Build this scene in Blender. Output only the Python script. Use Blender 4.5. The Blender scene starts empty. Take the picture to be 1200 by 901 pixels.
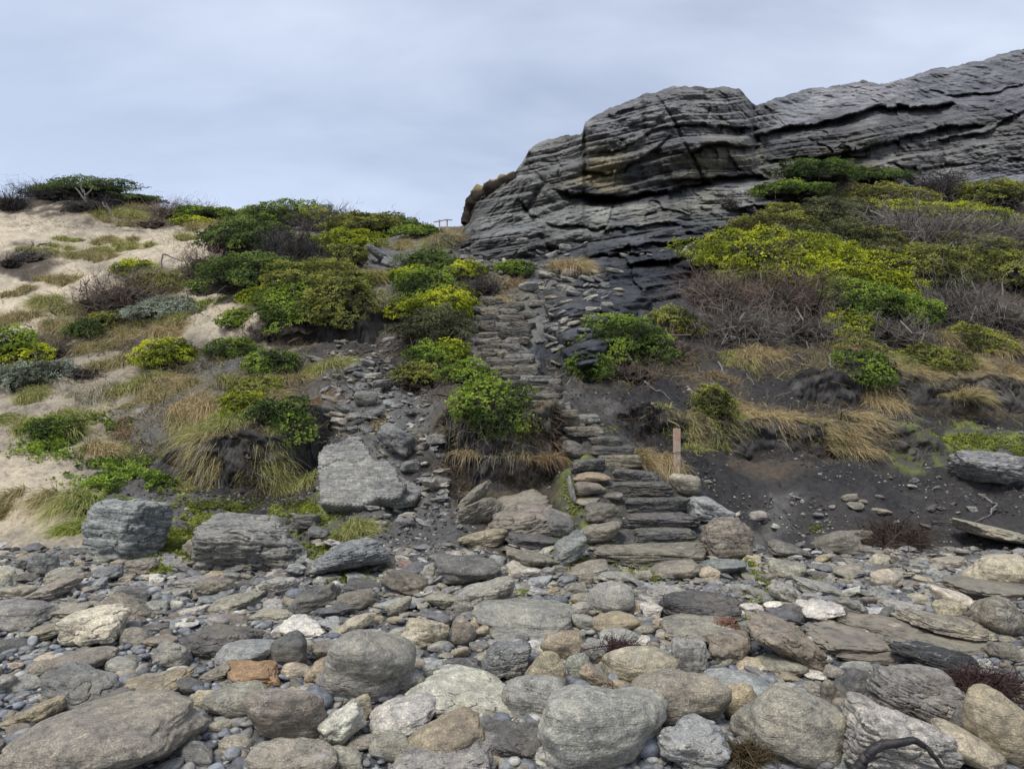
import bpy, math, random
import numpy as np
R = math.radians
scene = bpy.context.scene
col = scene.collection
rng = np.random.default_rng(7)
random.seed(7)
F = 867.0; CX = 600.0; CY = 450.5; EYE = 1.6     # focal length in photo pixels, eye height

# ------------------------------------------------------------------ noise
_P = np.random.default_rng(3).permutation(256).astype(np.int64)
_P = np.concatenate([_P, _P, _P])
_G = np.random.default_rng(4).normal(size=(256, 3)); _G /= np.linalg.norm(_G, axis=1)[:, None]
def perlin(p):
    p = np.asarray(p, float)
    i = np.floor(p).astype(np.int64); f = p - i; i &= 255
    u = f*f*f*(f*(f*6-15)+10)
    out = 0
    for dx in (0, 1):
        wx = u[..., 0] if dx else 1-u[..., 0]
        for dy in (0, 1):
            wy = u[..., 1] if dy else 1-u[..., 1]
            for dz in (0, 1):
                wz = u[..., 2] if dz else 1-u[..., 2]
                h = _P[_P[_P[(i[..., 0]+dx) & 255]+((i[..., 1]+dy) & 255)]+((i[..., 2]+dz) & 255)]
                g = _G[h]
                d = g[..., 0]*(f[..., 0]-dx)+g[..., 1]*(f[..., 1]-dy)+g[..., 2]*(f[..., 2]-dz)
                out = out + wx*wy*wz*d
    return out*1.6
def fbm(p, octv=4, gain=.5, lac=2.03):
    a = 1; s = 0
    p = np.asarray(p, float)
    for k in range(octv):
        s = s + a*perlin(p + 17.3*k); a *= gain; p = p*lac
    return s
def ridge(p, octv=3):
    a = 1; s = 0; p = np.asarray(p, float)
    for k in range(octv):
        s = s + a*(1-2*np.abs(perlin(p+9.7*k))); a *= .5; p = p*2.1
    return s
def hsh(*k):
    v = 0
    for j, q in enumerate(k): v = v*131 + np.asarray(q).astype(np.int64)*(7919+j*104)
    v = (v ^ (v >> 5))*2654435761 & 0xffffffff
    return ((v >> 8) & 0xffff)/65535.0
def sstep(a, b, x):
    t = np.clip((x-a)/(b-a), 0, 1); return t*t*(3-2*t)
def stack(*a): return np.stack(np.broadcast_arrays(*a), -1)

# ------------------------------------------------------------------ mesh helpers
def mk(name, V, Fc, mat, parent=None, colr=None, smooth=True, loc=(0, 0, 0)):
    V = np.asarray(V, np.float32); Fc = np.asarray(Fc, np.int32)
    me = bpy.data.meshes.new(name)
    me.vertices.add(len(V)); me.vertices.foreach_set('co', V.ravel())
    n = Fc.shape[1]
    me.loops.add(Fc.size); me.loops.foreach_set('vertex_index', Fc.ravel())
    me.polygons.add(len(Fc))
    me.polygons.foreach_set('loop_start', np.arange(0, Fc.size, n, dtype=np.int32))
    me.polygons.foreach_set('loop_total', np.full(len(Fc), n, np.int32))
    me.polygons.foreach_set('use_smooth', np.full(len(Fc), smooth))
    if colr is not None:
        at_ = me.color_attributes.new('col', 'FLOAT_COLOR', 'POINT')
        c4 = np.ones((len(V), 4), np.float32); c4[:, :3] = colr
        at_.data.foreach_set('color', c4.ravel())
    me.update(calc_edges=True)
    me.materials.append(mat)
    o = bpy.data.objects.new(name, me); col.objects.link(o); o.location = loc
    if parent is not None: o.parent = parent
    return o
def empty(name, loc):
    o = bpy.data.objects.new(name, None); o.empty_display_size = .1
    col.objects.link(o); o.location = loc; return o
def tag(o, label=None, cat=None, group=None, kind=None):
    if label: o['label'] = label
    if cat: o['category'] = cat
    if group: o['group'] = group
    if kind or cat: o['kind'] = kind or 'thing'
    return o
def grid_faces(nr, nc):
    i = np.arange(nr*nc).reshape(nr, nc)
    return np.stack([i[:-1, :-1], i[:-1, 1:], i[1:, 1:], i[1:, :-1]], -1).reshape(-1, 4)
def tube_mesh(paths, radii, sides=6):
    """paths: list of (n,3); radii list of (n,)"""
    Vs, Fs, off = [], [], 0
    for P, r in zip(paths, radii):
        P = np.asarray(P, float); r = np.broadcast_to(np.asarray(r, float), (len(P),))
        T = np.gradient(P, axis=0); T /= np.linalg.norm(T, axis=1)[:, None]+1e-9
        up = np.array([.3, .2, .93]); A = np.cross(T, up); A /= np.linalg.norm(A, axis=1)[:, None]+1e-9
        B = np.cross(T, A)
        ph = np.arange(sides)*2*np.pi/sides
        ring = P[:, None]+r[:, None, None]*(np.cos(ph)[None, :, None]*A[:, None]+np.sin(ph)[None, :, None]*B[:, None])
        n = len(P); Vs.append(ring.reshape(-1, 3))
        i = np.arange(n*sides).reshape(n, sides); j = np.roll(i, -1, axis=1)
        Fs.append(np.stack([i[:-1], j[:-1], j[1:], i[1:]], -1).reshape(-1, 4)+off); off += n*sides
    return np.concatenate(Vs), np.concatenate(Fs)

# ------------------------------------------------------------------ materials
def newmat(name):
    m = bpy.data.materials.new(name); m.use_nodes = True
    nt = m.node_tree; nt.nodes.clear()
    out = nt.nodes.new('ShaderNodeOutputMaterial')
    b = nt.nodes.new('ShaderNodeBsdfPrincipled')
    nt.links.new(b.outputs[0], out.inputs[0])
    return m, nt, b
def N(nt, typ, **kw):
    n = nt.nodes.new(typ)
    for k, v in kw.items():
        if k in n.inputs.keys(): n.inputs[k].default_value = v
        else: setattr(n, k, v)
    return n
def mth(nt, op, a, b=None, c=None, clamp=False):
    n = nt.nodes.new('ShaderNodeMath'); n.operation = op; n.use_clamp = clamp
    for k, v in enumerate((a, b, c)):
        if v is None: continue
        if isinstance(v, (int, float)): n.inputs[k].default_value = v
        else: nt.links.new(v, n.inputs[k])
    return n.outputs[0]
def mixc(nt, fac, a, b, blend='MIX'):
    n = nt.nodes.new('ShaderNodeMix'); n.data_type = 'RGBA'; n.blend_type = blend
    for s, v in ((n.inputs[0], fac), (n.inputs[6], a), (n.inputs[7], b)):
        if isinstance(v, (int, float)): s.default_value = v
        elif isinstance(v, tuple): s.default_value = v if len(v) == 4 else v+(1,)
        else: nt.links.new(v, s)
    return n.outputs[2]
def mapr(nt, v, a, b, c=0., d=1.):
    n = nt.nodes.new('ShaderNodeMapRange'); n.clamp = True
    nt.links.new(v, n.inputs[0])
    for k, x in enumerate((a, b, c, d)): n.inputs[k+1].default_value = x
    return n.outputs[0]
def noise(nt, vec, scale, detail=6, rough=.6, dist=0., out=0):
    n = nt.nodes.new('ShaderNodeTexNoise'); n.inputs['Scale'].default_value = scale
    n.inputs['Detail'].default_value = detail; n.inputs['Roughness'].default_value = rough
    n.inputs['Distortion'].default_value = dist
    nt.links.new(vec, n.inputs['Vector']); return n.outputs[out]
def mapping(nt, vec, sc=(1, 1, 1), rot=(0, 0, 0), loc=None):
    n = nt.nodes.new('ShaderNodeMapping'); nt.links.new(vec, n.inputs[0])
    n.inputs['Scale'].default_value = sc; n.inputs['Rotation'].default_value = rot
    if loc is not None: nt.links.new(loc, n.inputs['Location'])
    return n.outputs[0]
def bump(nt, h, dist, strength=1., prev=None):
    n = nt.nodes.new('ShaderNodeBump'); n.inputs['Distance'].default_value = dist
    n.inputs['Strength'].default_value = strength
    nt.links.new(h, n.inputs['Height'])
    if prev is not None: nt.links.new(prev, n.inputs['Normal'])
    return n.outputs[0]

def rock_material(name, layered):
    m, nt, b = newmat(name)
    tc = N(nt, 'ShaderNodeTexCoord'); oi = N(nt, 'ShaderNodeObjectInfo')
    rnd = mth(nt, 'MULTIPLY', oi.outputs['Random'], 40.)
    cmb = N(nt, 'ShaderNodeCombineXYZ'); nt.links.new(rnd, cmb.inputs[0]); nt.links.new(rnd, cmb.inputs[2])
    v = mapping(nt, tc.outputs['Object'], loc=cmb.outputs[0])
    n1 = noise(nt, v, 3.2, 8, .62)
    n2 = noise(nt, v, 22, 7, .7)
    n3 = noise(nt, v, 120, 3, .6)
    vb = mapping(nt, v, sc=(1., 1., 9.), rot=(R(9), R(-7), 0))
    n4 = noise(nt, vb, 4.5, 7, .65, .6)
    base = oi.outputs['Color']
    c = mixc(nt, mapr(nt, n1, .35, .68, 0, .75), base, mixc(nt, 1., base, (1.35, 1.3, 1.2), 'MULTIPLY'))
    c = mixc(nt, mapr(nt, n1, .52, .30, 0, .6), c, mixc(nt, 1., base, (.55, .54, .55), 'MULTIPLY'))
    c = mixc(nt, mapr(nt, n4, .42, .62, .0, .75 if layered else .35), c, mixc(nt, 1., base, (.55, .56, .6), 'MULTIPLY'))
    c = mixc(nt, mapr(nt, n2, .50, .66, 0, .8), c, mixc(nt, 1., c, (1.65, 1.6, 1.5), 'MULTIPLY'))
    c = mixc(nt, mapr(nt, n2, .47, .36, 0, .75), c, mixc(nt, 1., c, (.5, .5, .5), 'MULTIPLY'))
    c = mixc(nt, mapr(nt, n3, .55, .66, 0, .7), c, mixc(nt, 1., c, (.42, .42, .42), 'MULTIPLY'))
    c = mixc(nt, mapr(nt, n3, .42, .34, 0, .7), c, mixc(nt, 1., c, (1.9, 1.85, 1.75), 'MULTIPLY'))
    # ochre staining, different on every stone
    n5 = noise(nt, v, 1.6, 4, .6, .4)
    c = mixc(nt, mapr(nt, n5, .52, .70, 0, .34), c, (.30, .25, .165))
    # pale lichen / quartz flecks, only on some stones
    vo = N(nt, 'ShaderNodeTexVoronoi', Scale=26.); 
    wv = noise(nt, v, 14, 3, .5, 0, 1)
    wadd = nt.nodes.new('ShaderNodeVectorMath'); wadd.operation = 'MULTIPLY_ADD'
    nt.links.new(wv, wadd.inputs[0]); wadd.inputs[1].default_value = (.09, .09, .09); nt.links.new(v, wadd.inputs[2])
    nt.links.new(wadd.outputs[0], vo.inputs['Vector'])
    fl = mapr(nt, vo.outputs['Distance'], .17, .09, 0, 1)
    msk = mapr(nt, noise(nt, v, 5, 2, .5), .54, .62, 0, 1)
    some = mapr(nt, mth(nt, 'FRACT', mth(nt, 'MULTIPLY', oi.outputs['Random'], 17.3)), .5, .6, 0., .65)
    c = mixc(nt, mth(nt, 'MULTIPLY', mth(nt, 'MULTIPLY', fl, msk), some), c, (.62, .61, .57))
    # thin pale veins
    vein = mapr(nt, mth(nt, 'ABSOLUTE', mth(nt, 'SUBTRACT', noise(nt, v, 2.3, 3, .5, 1.2), .5)), .0, .010, 1, 0)
    c = mixc(nt, mth(nt, 'MULTIPLY', vein, mapr(nt, mth(nt, 'FRACT', mth(nt, 'MULTIPLY', oi.outputs['Random'], 31.7)), .6, .7, 0, .45)), c, (.5, .5, .47))
    # damp darker foot
    nt.links.new(c, b.inputs['Base Color'])
    b.inputs['Roughness'].default_value = .82
    b.inputs['Specular IOR Level'].default_value = .32
    nt.links.new(mapr(nt, n2, .3, .7, .70, .95), b.inputs['Roughness'])
    cr = mapr(nt, mth(nt, 'ABSOLUTE', mth(nt, 'SUBTRACT', noise(nt, vb, 1.4, 4, .55, .8), .5)), .0, .018, 0, 1)
    bb = bump(nt, n4, .05 if layered else .012, .9)
    bb = bump(nt, cr, .012 if layered else .006, .7, bb)
    bb = bump(nt, n2, .016, .85, bb)
    bb = bump(nt, n3, .005, .9, bb)
    nt.links.new(bb, b.inputs['Normal'])
    return m
M_ROCK = rock_material('weathered_stone', False)
M_LAY = rock_material('layered_stone', True)

def vcol_material(name, scale=1., bumps=.02, rough=.9, spec=.2, speck=.5, strat=False):
    m, nt, b = newmat(name)
    tc = N(nt, 'ShaderNodeTexCoord'); v = tc.outputs['Object']
    at_ = N(nt, 'ShaderNodeAttribute', attribute_name='col')
    n1 = noise(nt, v, 1.7*scale, 8, .65); n2 = noise(nt, v, 14*scale, 8, .72); n3 = noise(nt, v, 85*scale, 4, .65)
    base = at_.outputs['Color']
    c = mixc(nt, mapr(nt, n1, .35, .65, 0, .8), mixc(nt, 1., base, (.72, .72, .74), 'MULTIPLY'), mixc(nt, 1., base, (1.22, 1.2, 1.16), 'MULTIPLY'))
    c = mixc(nt, mapr(nt, n2, .42, .66, 0, .7), c, mixc(nt, 1., c, (1.5, 1.46, 1.4), 'MULTIPLY'))
    c = mixc(nt, mapr(nt, n2, .46, .33, 0, .7), c, mixc(nt, 1., c, (.5, .5, .5), 'MULTIPLY'))
    c = mixc(nt, mapr(nt, n3, .55, .72, 0, speck), c, mixc(nt, 1., c, (1.9, 1.85, 1.75), 'MULTIPLY'))
    if strat:
        vb = mapping(nt, v, sc=(.5, .5, 5.), rot=(R(-8), R(-13), 0))
        n4 = noise(nt, vb, 1.6, 8, .70, .12); n6 = noise(nt, vb, 6.5, 8, .75, .1)
        c = mixc(nt, mapr(nt, n4, .43, .62, 0, .7), c, mixc(nt, 1., c, (.42, .42, .45), 'MULTIPLY'))
        c = mixc(nt, mapr(nt, n6, .50, .66, 0, .6), c, mixc(nt, 1., c, (.42, .42, .44), 'MULTIPLY'))
        c = mixc(nt, mapr(nt, n6, .46, .34, 0, .5), c, mixc(nt, 1., c, (1.4, 1.38, 1.3), 'MULTIPLY'))
    nt.links.new(c, b.inputs['Base Color'])
    b.inputs['Roughness'].default_value = rough; b.inputs['Specular IOR Level'].default_value = spec
    bb = None
    if strat:
        bb = bump(nt, n4, .30, .9); bb = bump(nt, n6, .16, 1., bb)
    bb = bump(nt, n2, bumps, .9, bb)
    bb = bump(nt, n3, bumps*.22, .9, bb)
    nt.links.new(bb, b.inputs['Normal'])
    return m
M_GROUND = vcol_material('hillside_soil_and_sand', bumps=.035)
M_CLIFF = vcol_material('banded_cliff_rock', .45, .10, .62, .4, .3, True)
M_BEDROCK = vcol_material('folded_bedrock', 1.4, .02, .7, .35, .3)

def plain_vcol(name, rough=.7, spec=.3, transl=0., var=None):
    m, nt, b = newmat(name)
    at_ = N(nt, 'ShaderNodeAttribute', attribute_name='col')
    c = at_.outputs['Color']
    if var:
        tc = N(nt, 'ShaderNodeTexCoord')
        n2 = noise(nt, tc.outputs['Object'], var, 4, .6)
        c = mixc(nt, mapr(nt, n2, .35, .65, 0, 1.), mixc(nt, 1., c, (.65, .65, .65), 'MULTIPLY'), mixc(nt, 1., c, (1.3, 1.3, 1.3), 'MULTIPLY'))
        nt.links.new(bump(nt, n2, .01, .8), b.inputs['Normal'])
    nt.links.new(c, b.inputs['Base Color'])
    b.inputs['Roughness'].default_value = rough; b.inputs['Specular IOR Level'].default_value = spec
    if transl:
        out = [n for n in nt.nodes if n.type == 'OUTPUT_MATERIAL'][0]
        t = N(nt, 'ShaderNodeBsdfTranslucent'); nt.links.new(c, t.inputs['Color'])
        mx = N(nt, 'ShaderNodeMixShader'); mx.inputs[0].default_value = transl
        nt.links.new(b.outputs[0], mx.inputs[1]); nt.links.new(t.outputs[0], mx.inputs[2])
        nt.links.new(mx.outputs[0], out.inputs[0])
    return m
M_LEAF = plain_vcol('shrub_leaves', .5, .3, .32)
M_GRASS = plain_vcol('tussock_blades', .6, .25, .2)
M_TWIG = plain_vcol('dry_twigs', .9, .1)
M_PEB = plain_vcol('pebble_surface', .75, .3, 0, 30)
# ------------------------------------------------------------------ terrain
# control points (column px, row py, distance Y) sampled on the visible hillside
COLS = {
 -420: [(600,8),(480,12.5),(330,20),(250,30),(258,60)],
 -150: [(630,7.6),(560,9),(470,12),(390,16),(310,21),(262,27),(236,32),(244,60)],
 0: [(640,7.2),(560,9),(470,12),(400,15),(330,19),(270,25),(238,31),(246,60)],
 100: [(645,6.8),(600,7.8),(530,9.5),(460,12),(390,15),(330,18.5),(272,25),(235,31),(244,60)],
 200: [(645,6.7),(590,8),(540,9.3),(470,11.5),(400,14.5),(340,17.5),(290,22),(260,29),(266,60)],
 300: [(650,6.6),(585,8),(530,8.8),(460,10.8),(410,13),(350,15.5),(300,19),(272,24),(266,60)],
 400: [(645,6.6),(590,7.6),(530,8.8),(460,10.5),(400,13),(350,15.5),(305,20),(282,26),(276,60)],
 500: [(645,6.5),(580,7.5),(520,8.5),(450,10.5),(400,12.5),(350,14.5),(310,18),(280,23),(270,28),(276,60)],
 600: [(645,6.5),(600,7.1),(530,7.9),(470,9.8),(400,12.5),(350,15),(310,17.5),(288,21),(266,28),(272,60)],
 700: [(650,6.5),(580,7.2),(520,8.1),(460,9.6),(400,12),(350,15),(315,18),(290,22),(266,30),(262,60)],
 800: [(655,6.5),(590,7.5),(530,9),(480,10.3),(430,12.3),(370,15),(325,18),(290,21),(262,30),(255,60)],
 900: [(658,6.7),(600,7.9),(540,9.2),(490,10.5),(430,12.8),(370,15),(310,18),(265,21.5),(245,30),(240,60)],
 1000: [(655,6.9),(600,8),(540,9.5),(490,11),(430,13),(390,14.5),(320,17.5),(260,21),(228,25),(222,60)],
 1100: [(650,7.1),(600,8.2),(540,9.8),(490,11.5),(430,13.3),(390,14.8),(320,17.5),(260,21),(226,25),(216,60)],
 1200: [(650,7.2),(600,8.3),(540,10),(480,12),(430,13.5),(390,15),(320,17.8),(260,21.5),(230,25.5),(215,60)],
 1380: [(640,7.4),(540,10),(450,13),(350,17),(260,22),(225,27),(210,60)],
 1620: [(640,7.6),(540,10),(430,14),(330,18),(250,23),(215,60)],
}
BE = [(1.7,.98),(2.2,.745),(3,.538),(3.6,.447),(4.2,.380),(5,.310),(5.8,.2585)]  # the beach: (Y, 1.6-z over Y)
pts = []
for px, l in COLS.items():
    for py, Y in l: pts.append(((px-CX)/F, math.log(Y), (CY-py)/F))
for px in range(-420, 1640, 130):
    for Y, e in BE: pts.append(((px-CX)/F, math.log(Y), -e))
pts = np.array(pts)
def rbf_fit(X, y, ang=1.0, smooth=1e-3):
    D = np.linalg.norm(X[:, None]-X[None], axis=-1)
    K = D + smooth*np.eye(len(X))*-1
    A = np.zeros((len(X)+3, len(X)+3)); A[:len(X), :len(X)] = K
    Pm = np.c_[np.ones(len(X)), X]; A[:len(X), len(X):] = Pm; A[len(X):, :len(X)] = Pm.T
    return np.linalg.solve(A, np.r_[y, 0, 0, 0])
def rbf_eval(X, w, Q):
    out = np.empty(len(Q))
    for s in range(0, len(Q), 20000):
        q = Q[s:s+20000]
        D = np.linalg.norm(q[:, None]-X[None], axis=-1)
        out[s:s+20000] = D@w[:len(X)] + w[len(X)] + q@w[len(X)+1:]
    return out
XT = np.c_[pts[:, 0], pts[:, 1]*.55]
WT = rbf_fit(XT, pts[:, 2])
A0, A1, NA = -1.15, 1.15, 1050
L0, L1, NL = math.log(1.75), math.log(60), 640
aa = np.linspace(A0, A1, NA); ll = np.linspace(L0, L1, NL)
ca = np.linspace(A0, A1, 150); cl = np.linspace(L0, L1, 120)
GQ = stack(ca[None, :], cl[:, None]*.55).reshape(-1, 2)
Ec = rbf_eval(XT, WT, GQ).reshape(120, 150)
def bil(G, x0, x1, y0, y1, x, y):
    nr, nc = G.shape[:2]
    fx = np.clip((x-x0)/(x1-x0)*(nc-1), 0, nc-1.001); fy = np.clip((y-y0)/(y1-y0)*(nr-1), 0, nr-1.001)
    i = fx.astype(int); j = fy.astype(int); u = fx-i; v = fy-j
    if G.ndim == 3: u = u[..., None]; v = v[..., None]
    return G[j, i]*(1-u)*(1-v)+G[j, i+1]*u*(1-v)+G[j+1, i]*(1-u)*v+G[j+1, i+1]*u*v
# smooth the coarse field a little so linear kernels do not crease
for _ in range(1):
    Ec[1:-1, 1:-1] = (Ec[1:-1, 1:-1]*4+Ec[:-2, 1:-1]+Ec[2:, 1:-1]+Ec[1:-1, :-2]+Ec[1:-1, 2:])/8
AA, LL = np.meshgrid(aa, ll)
E = bil(Ec, A0, A1, L0, L1, AA, LL)
YY = np.exp(LL); XX = AA*YY; ZZ = EYE+E*YY

def base_at(px, py):
    """distance at which the pixel's ray meets the smooth ground"""
    a = (px-CX)/F; e = (CY-py)/F
    j = int(round((a-A0)/(A1-A0)*(NA-1))); j = min(max(j, 0), NA-1)
    c = E[:, j]; k = np.argmax(c >= e)
    if c[k] < e: k = int(np.argmax(c))
    return YY[k, j]
# eroded banks: lip polyline in the picture, height (m), undercut (m)
BANKS = [
 ([(735,503),(790,505),(850,508),(920,512),(990,514),(1060,518),(1095,528)], .42, .22),
 ([(935,462),(980,464),(1030,462),(1080,460),(1130,462),(1200,470),(1300,475),(1500,480)], .50, .30),
 ([(200,545),(235,552),(270,556),(310,552),(350,540),(385,500)], .50, .34),
 ([(520,512),(540,528),(575,536),(615,534),(645,528),(662,505)], .75, .26),
 ([(300,388),(340,384),(380,386),(430,382),(455,370)], .55, .4),
 ([(505,292),(530,290),(575,286)], .5, .4),
 ([(40,520),(120,498),(180,500)], .14, .05),
]
DZ = np.zeros_like(ZZ); DY = np.zeros_like(ZZ)
for poly, hgt, und in BANKS:
    wx = []; wy = []
    for px, py in poly:
        Y = base_at(px, py); wx.append((px-CX)/F); wy.append(Y)
    wx = np.array(wx); wy = np.array(wy); o = np.argsort(wx); wx = wx[o]; wy = wy[o]
    lip = np.interp(AA, wx, wy) + .13*fbm(stack(XX*1.3, YY*.0+hgt*9, 0), 2)
    wgt = sstep(wx[0]-.035, wx[0]+.02, AA)*(1-sstep(wx[-1]-.02, wx[-1]+.035, AA))
    hh = hgt*(1+.35*perlin(stack(XX*.9, YY*0+5, hgt)))
    t = YY-lip
    up = np.where(t > 0, .5*np.exp(-np.maximum(t, 0)/1.3), -.5*np.exp(np.minimum(t, 0)/.8))
    s = sstep(-.15, .12, t)
    saw = np.where(np.abs(t) < .15, (s-.5), up*1.0)
    DZ += wgt*hh*saw
    DY -= wgt*.6*und*np.exp(-((t-.13)/.16)**2)
rough = .25+.75*sstep(6.3, 8.5, YY)
big = fbm(stack(XX*.55, YY*.55, 3.1), 3)*.16*rough
med = fbm(stack(XX*2.1, YY*2.1, 7.7), 4)*.075*rough
fine = fbm(stack(XX*9., YY*9., ZZ*5), 3)*.022*np.minimum(1, 16/YY)
ZZ = ZZ+DZ+big*sstep(6, 9, YY)+med+fine
# sand is smoother, peat lumpier (ridges)
lump = ridge(stack(XX*3.3, YY*3.3, ZZ*2), 3)*.035*rough
ZZ = ZZ+lump*sstep(-.35, -.1, AA)
# terraced bare rock under the cliff and beside the upper stairs
tm = np.zeros_like(ZZ)
for px, py, rad in [(680,380,.040),(660,405,.03),(655,430,.025),(705,365,.04),(740,342,.05),(780,330,.05),(720,350,.05),(700,320,.05),(760,310,.06),(640,320,.04),(600,305,.04),(450,310,.03),(420,395,.03),(440,450,.02),(430,520,.02),(470,590,.02)]:
    Y = base_at(px, py); a_ = (px-CX)/F
    tm = np.maximum(tm, 1-sstep(.5, 1.3, np.hypot(AA-a_, (LL-math.log(Y))*.6)/(rad*1.3)))
tq_ = ZZ*2.6+.35*XX*.4+.7*fbm(stack(XX*.6, YY*.6, 9.), 3); k_ = np.floor(tq_); t_ = tq_-k_
zt = ZZ+(sstep(.5, .95, t_)-t_)/2.6*.75*(.5+hsh(k_, 9))
tq_ = ZZ*8+.8*XX*.4+.9*fbm(stack(XX*.9, YY*.9, 19.), 3); k_ = np.floor(tq_); t_ = tq_-k_
zt = zt+(sstep(.45, .95, t_)-t_)/8*.8*(.3+hsh(k_, 19))
ZZ = ZZ*(1-tm)+zt*tm
E2 = (ZZ-EYE)/YY

def hit(px, py, lift=0.):
    """point of the pixel's ray that lies `lift` above the ground"""
    a = (px-CX)/F; e = (CY-py)/F
    j = int(round((a-A0)/(A1-A0)*(NA-1))); j = min(max(j, 0), NA-1)
    c = E2[:, j]+lift/YY[:, j]
    k = int(np.argmax(c >= e))
    if c[k] < e:
        m = YY[:, j] < 34
        k = int(np.argmax(np.where(m, c, -9)))
        Y = YY[k, j]; return np.array([a*Y, Y, ZZ[k, j]+lift])
    if k > 0:
        t = (e-c[k-1])/(c[k]-c[k-1]+1e-9); Y = YY[k-1, j]*(1-t)+YY[k, j]*t
    else: Y = YY[0, j]
    return np.array([a*Y, Y, EYE+e*Y])
def gz(x, y):
    return bil(ZZ, A0, A1, L0, L1, np.asarray(x)/np.asarray(y), np.log(np.asarray(y)))
def gn(x, y, d=.06):
    zx = (gz(x+d, y)-gz(x-d, y))/(2*d); zy = (gz(x, y+d)-gz(x, y-d))/(2*d)
    n = stack(-zx, -zy, 1.); return n/np.linalg.norm(n, axis=-1)[..., None]

# ground colour zones
C = dict(sand=(.48,.415,.31), sand2=(.32,.28,.215), peat=(.038,.037,.038), peat2=(.056,.053,.052), soil=(.115,.111,.106),
         grey=(.135,.135,.13), wet=(.050,.054,.064), grav=(.115,.118,.122), moss=(.13,.20,.045), straw=(.15,.125,.075),
         litter=(.085,.07,.055), brown=(.10,.085,.068), slab=(.17,.165,.15), cream=(.6,.56,.45))
ZN = [(0,640,'sand'),(30,600,'sand'),(60,570,'sand'),(30,540,'sand'),(10,500,'sand2'),(90,440,'sand2'),(40,455,'sand2'),(0,570,'sand'),(60,610,'sand'),
 (20,660,'sand2'),(90,610,'sand2'),(100,550,'sand2'),(150,510,'sand2'),(160,500,'grey'),(150,540,'soil'),(180,520,'soil'),(200,545,'peat2'),(190,580,'soil'),
 (50,395,'sand'),(20,380,'sand'),(10,350,'sand'),(60,350,'sand'),(90,320,'sand'),(130,315,'sand2'),(10,270,'sand'),(50,265,'sand'),(100,262,'sand2'),(180,290,'sand'),(200,300,'sand'),
 (150,300,'sand'),(210,320,'sand2'),(220,340,'sand'),(200,345,'sand'),(260,355,'sand'),(270,375,'sand'),(240,390,'sand'),(240,385,'sand2'),(225,430,'grey'),(230,400,'sand2'),(255,440,'grey'),(290,385,'sand'),
 (120,370,'litter'),(150,400,'litter'),(60,420,'litter'),(110,440,'sand2'),(30,320,'litter'),(130,250,'litter'),(60,240,'litter'),(200,250,'brown'),(130,470,'sand2'),(120,430,'sand2'),(70,500,'sand2'),
 (300,330,'litter'),(350,300,'litter'),(380,360,'litter'),(300,430,'litter'),(200,450,'straw'),(260,480,'straw'),(320,470,'litter'),(300,520,'brown'),
 (230,565,'peat'),(280,575,'peat'),(330,570,'peat'),(370,520,'peat'),(240,590,'soil'),(280,600,'soil'),(340,600,'soil'),
 (210,620,'moss'),(235,605,'moss'),(260,600,'moss'),(300,598,'moss'),(190,650,'moss'),(365,600,'moss'),(375,645,'moss'),(400,690,'moss'),
 (400,400,'peat2'),(430,440,'grey'),(440,480,'grey'),(420,520,'grey'),(460,430,'peat2'),(480,520,'grey'),(500,560,'peat2'),(520,600,'grey'),(480,610,'soil'),(440,620,'soil'),(500,630,'soil'),
 (560,560,'peat'),(600,560,'peat'),(640,560,'peat'),(530,545,'peat2'),(660,570,'peat2'),(590,525,'straw'),(620,515,'straw'),(560,522,'straw'),(585,585,'peat2'),
 (665,550,'moss'),(668,600,'moss'),(590,600,'brown'),(690,650,'moss'),(740,655,'soil'),
 (560,480,'litter'),(520,440,'litter'),(480,400,'litter'),(540,340,'litter'),(600,330,'straw'),
 (590,390,'slab'),(600,430,'slab'),(640,470,'slab'),(620,360,'grey'),(650,350,'grey'),(630,330,'grey'),(690,340,'grey'),(640,390,'grey'),(700,500,'soil'),
 (680,380,'wet'),(660,400,'wet'),(650,415,'wet'),(700,370,'wet'),(740,340,'wet'),(780,330,'wet'),(660,430,'wet'),(720,350,'wet'),
 (690,440,'brown'),(700,470,'peat2'),(740,480,'peat'),(730,500,'peat'),(760,460,'peat'),(800,450,'litter'),(850,440,'peat2'),(900,450,'peat'),(960,470,'peat'),(1000,445,'peat2'),
 (800,530,'peat'),(850,540,'peat'),(900,560,'peat2'),(950,540,'peat'),(1000,550,'peat'),(1050,560,'peat'),(1100,560,'peat'),(1150,580,'peat2'),(1200,560,'peat'),(1100,600,'peat2'),(1000,590,'peat2'),
 (900,600,'soil'),(950,620,'peat2'),(880,580,'peat2'),(860,580,'peat'),(1050,620,'peat'),(1100,640,'peat2'),(1180,650,'peat2'),(1040,500,'peat'),(1100,490,'peat'),(1150,490,'peat'),(1060,480,'peat'),
 (1100,517,'moss'),(1070,513,'moss'),(1180,530,'moss'),(1190,545,'moss'),(1140,520,'moss'),(900,505,'litter'),(980,505,'litter'),(840,500,'litter'),
 (1050,440,'straw'),(1130,435,'straw'),(980,415,'straw'),(900,420,'litter'),(860,425,'peat2'),(1000,380,'litter'),(1100,350,'litter'),(1180,390,'litter'),(900,350,'litter'),(1000,300,'litter'),(1100,260,'litter'),(1180,250,'litter'),
 (500,270,'straw'),(540,280,'straw'),(560,290,'peat2'),(470,300,'grey'),(450,320,'grey'),(430,270,'litter'),(600,300,'grey'),(700,300,'wet'),(800,300,'wet'),(900,280,'grey')]
for px in range(-100, 1320, 90):
    for py in (690, 740, 800, 880, 1000): ZN.append((px, py, 'grav'))
    ZN.append((px, 668, 'soil' if px > 250 else 'grav'))
zp = []; zc = []
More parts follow.
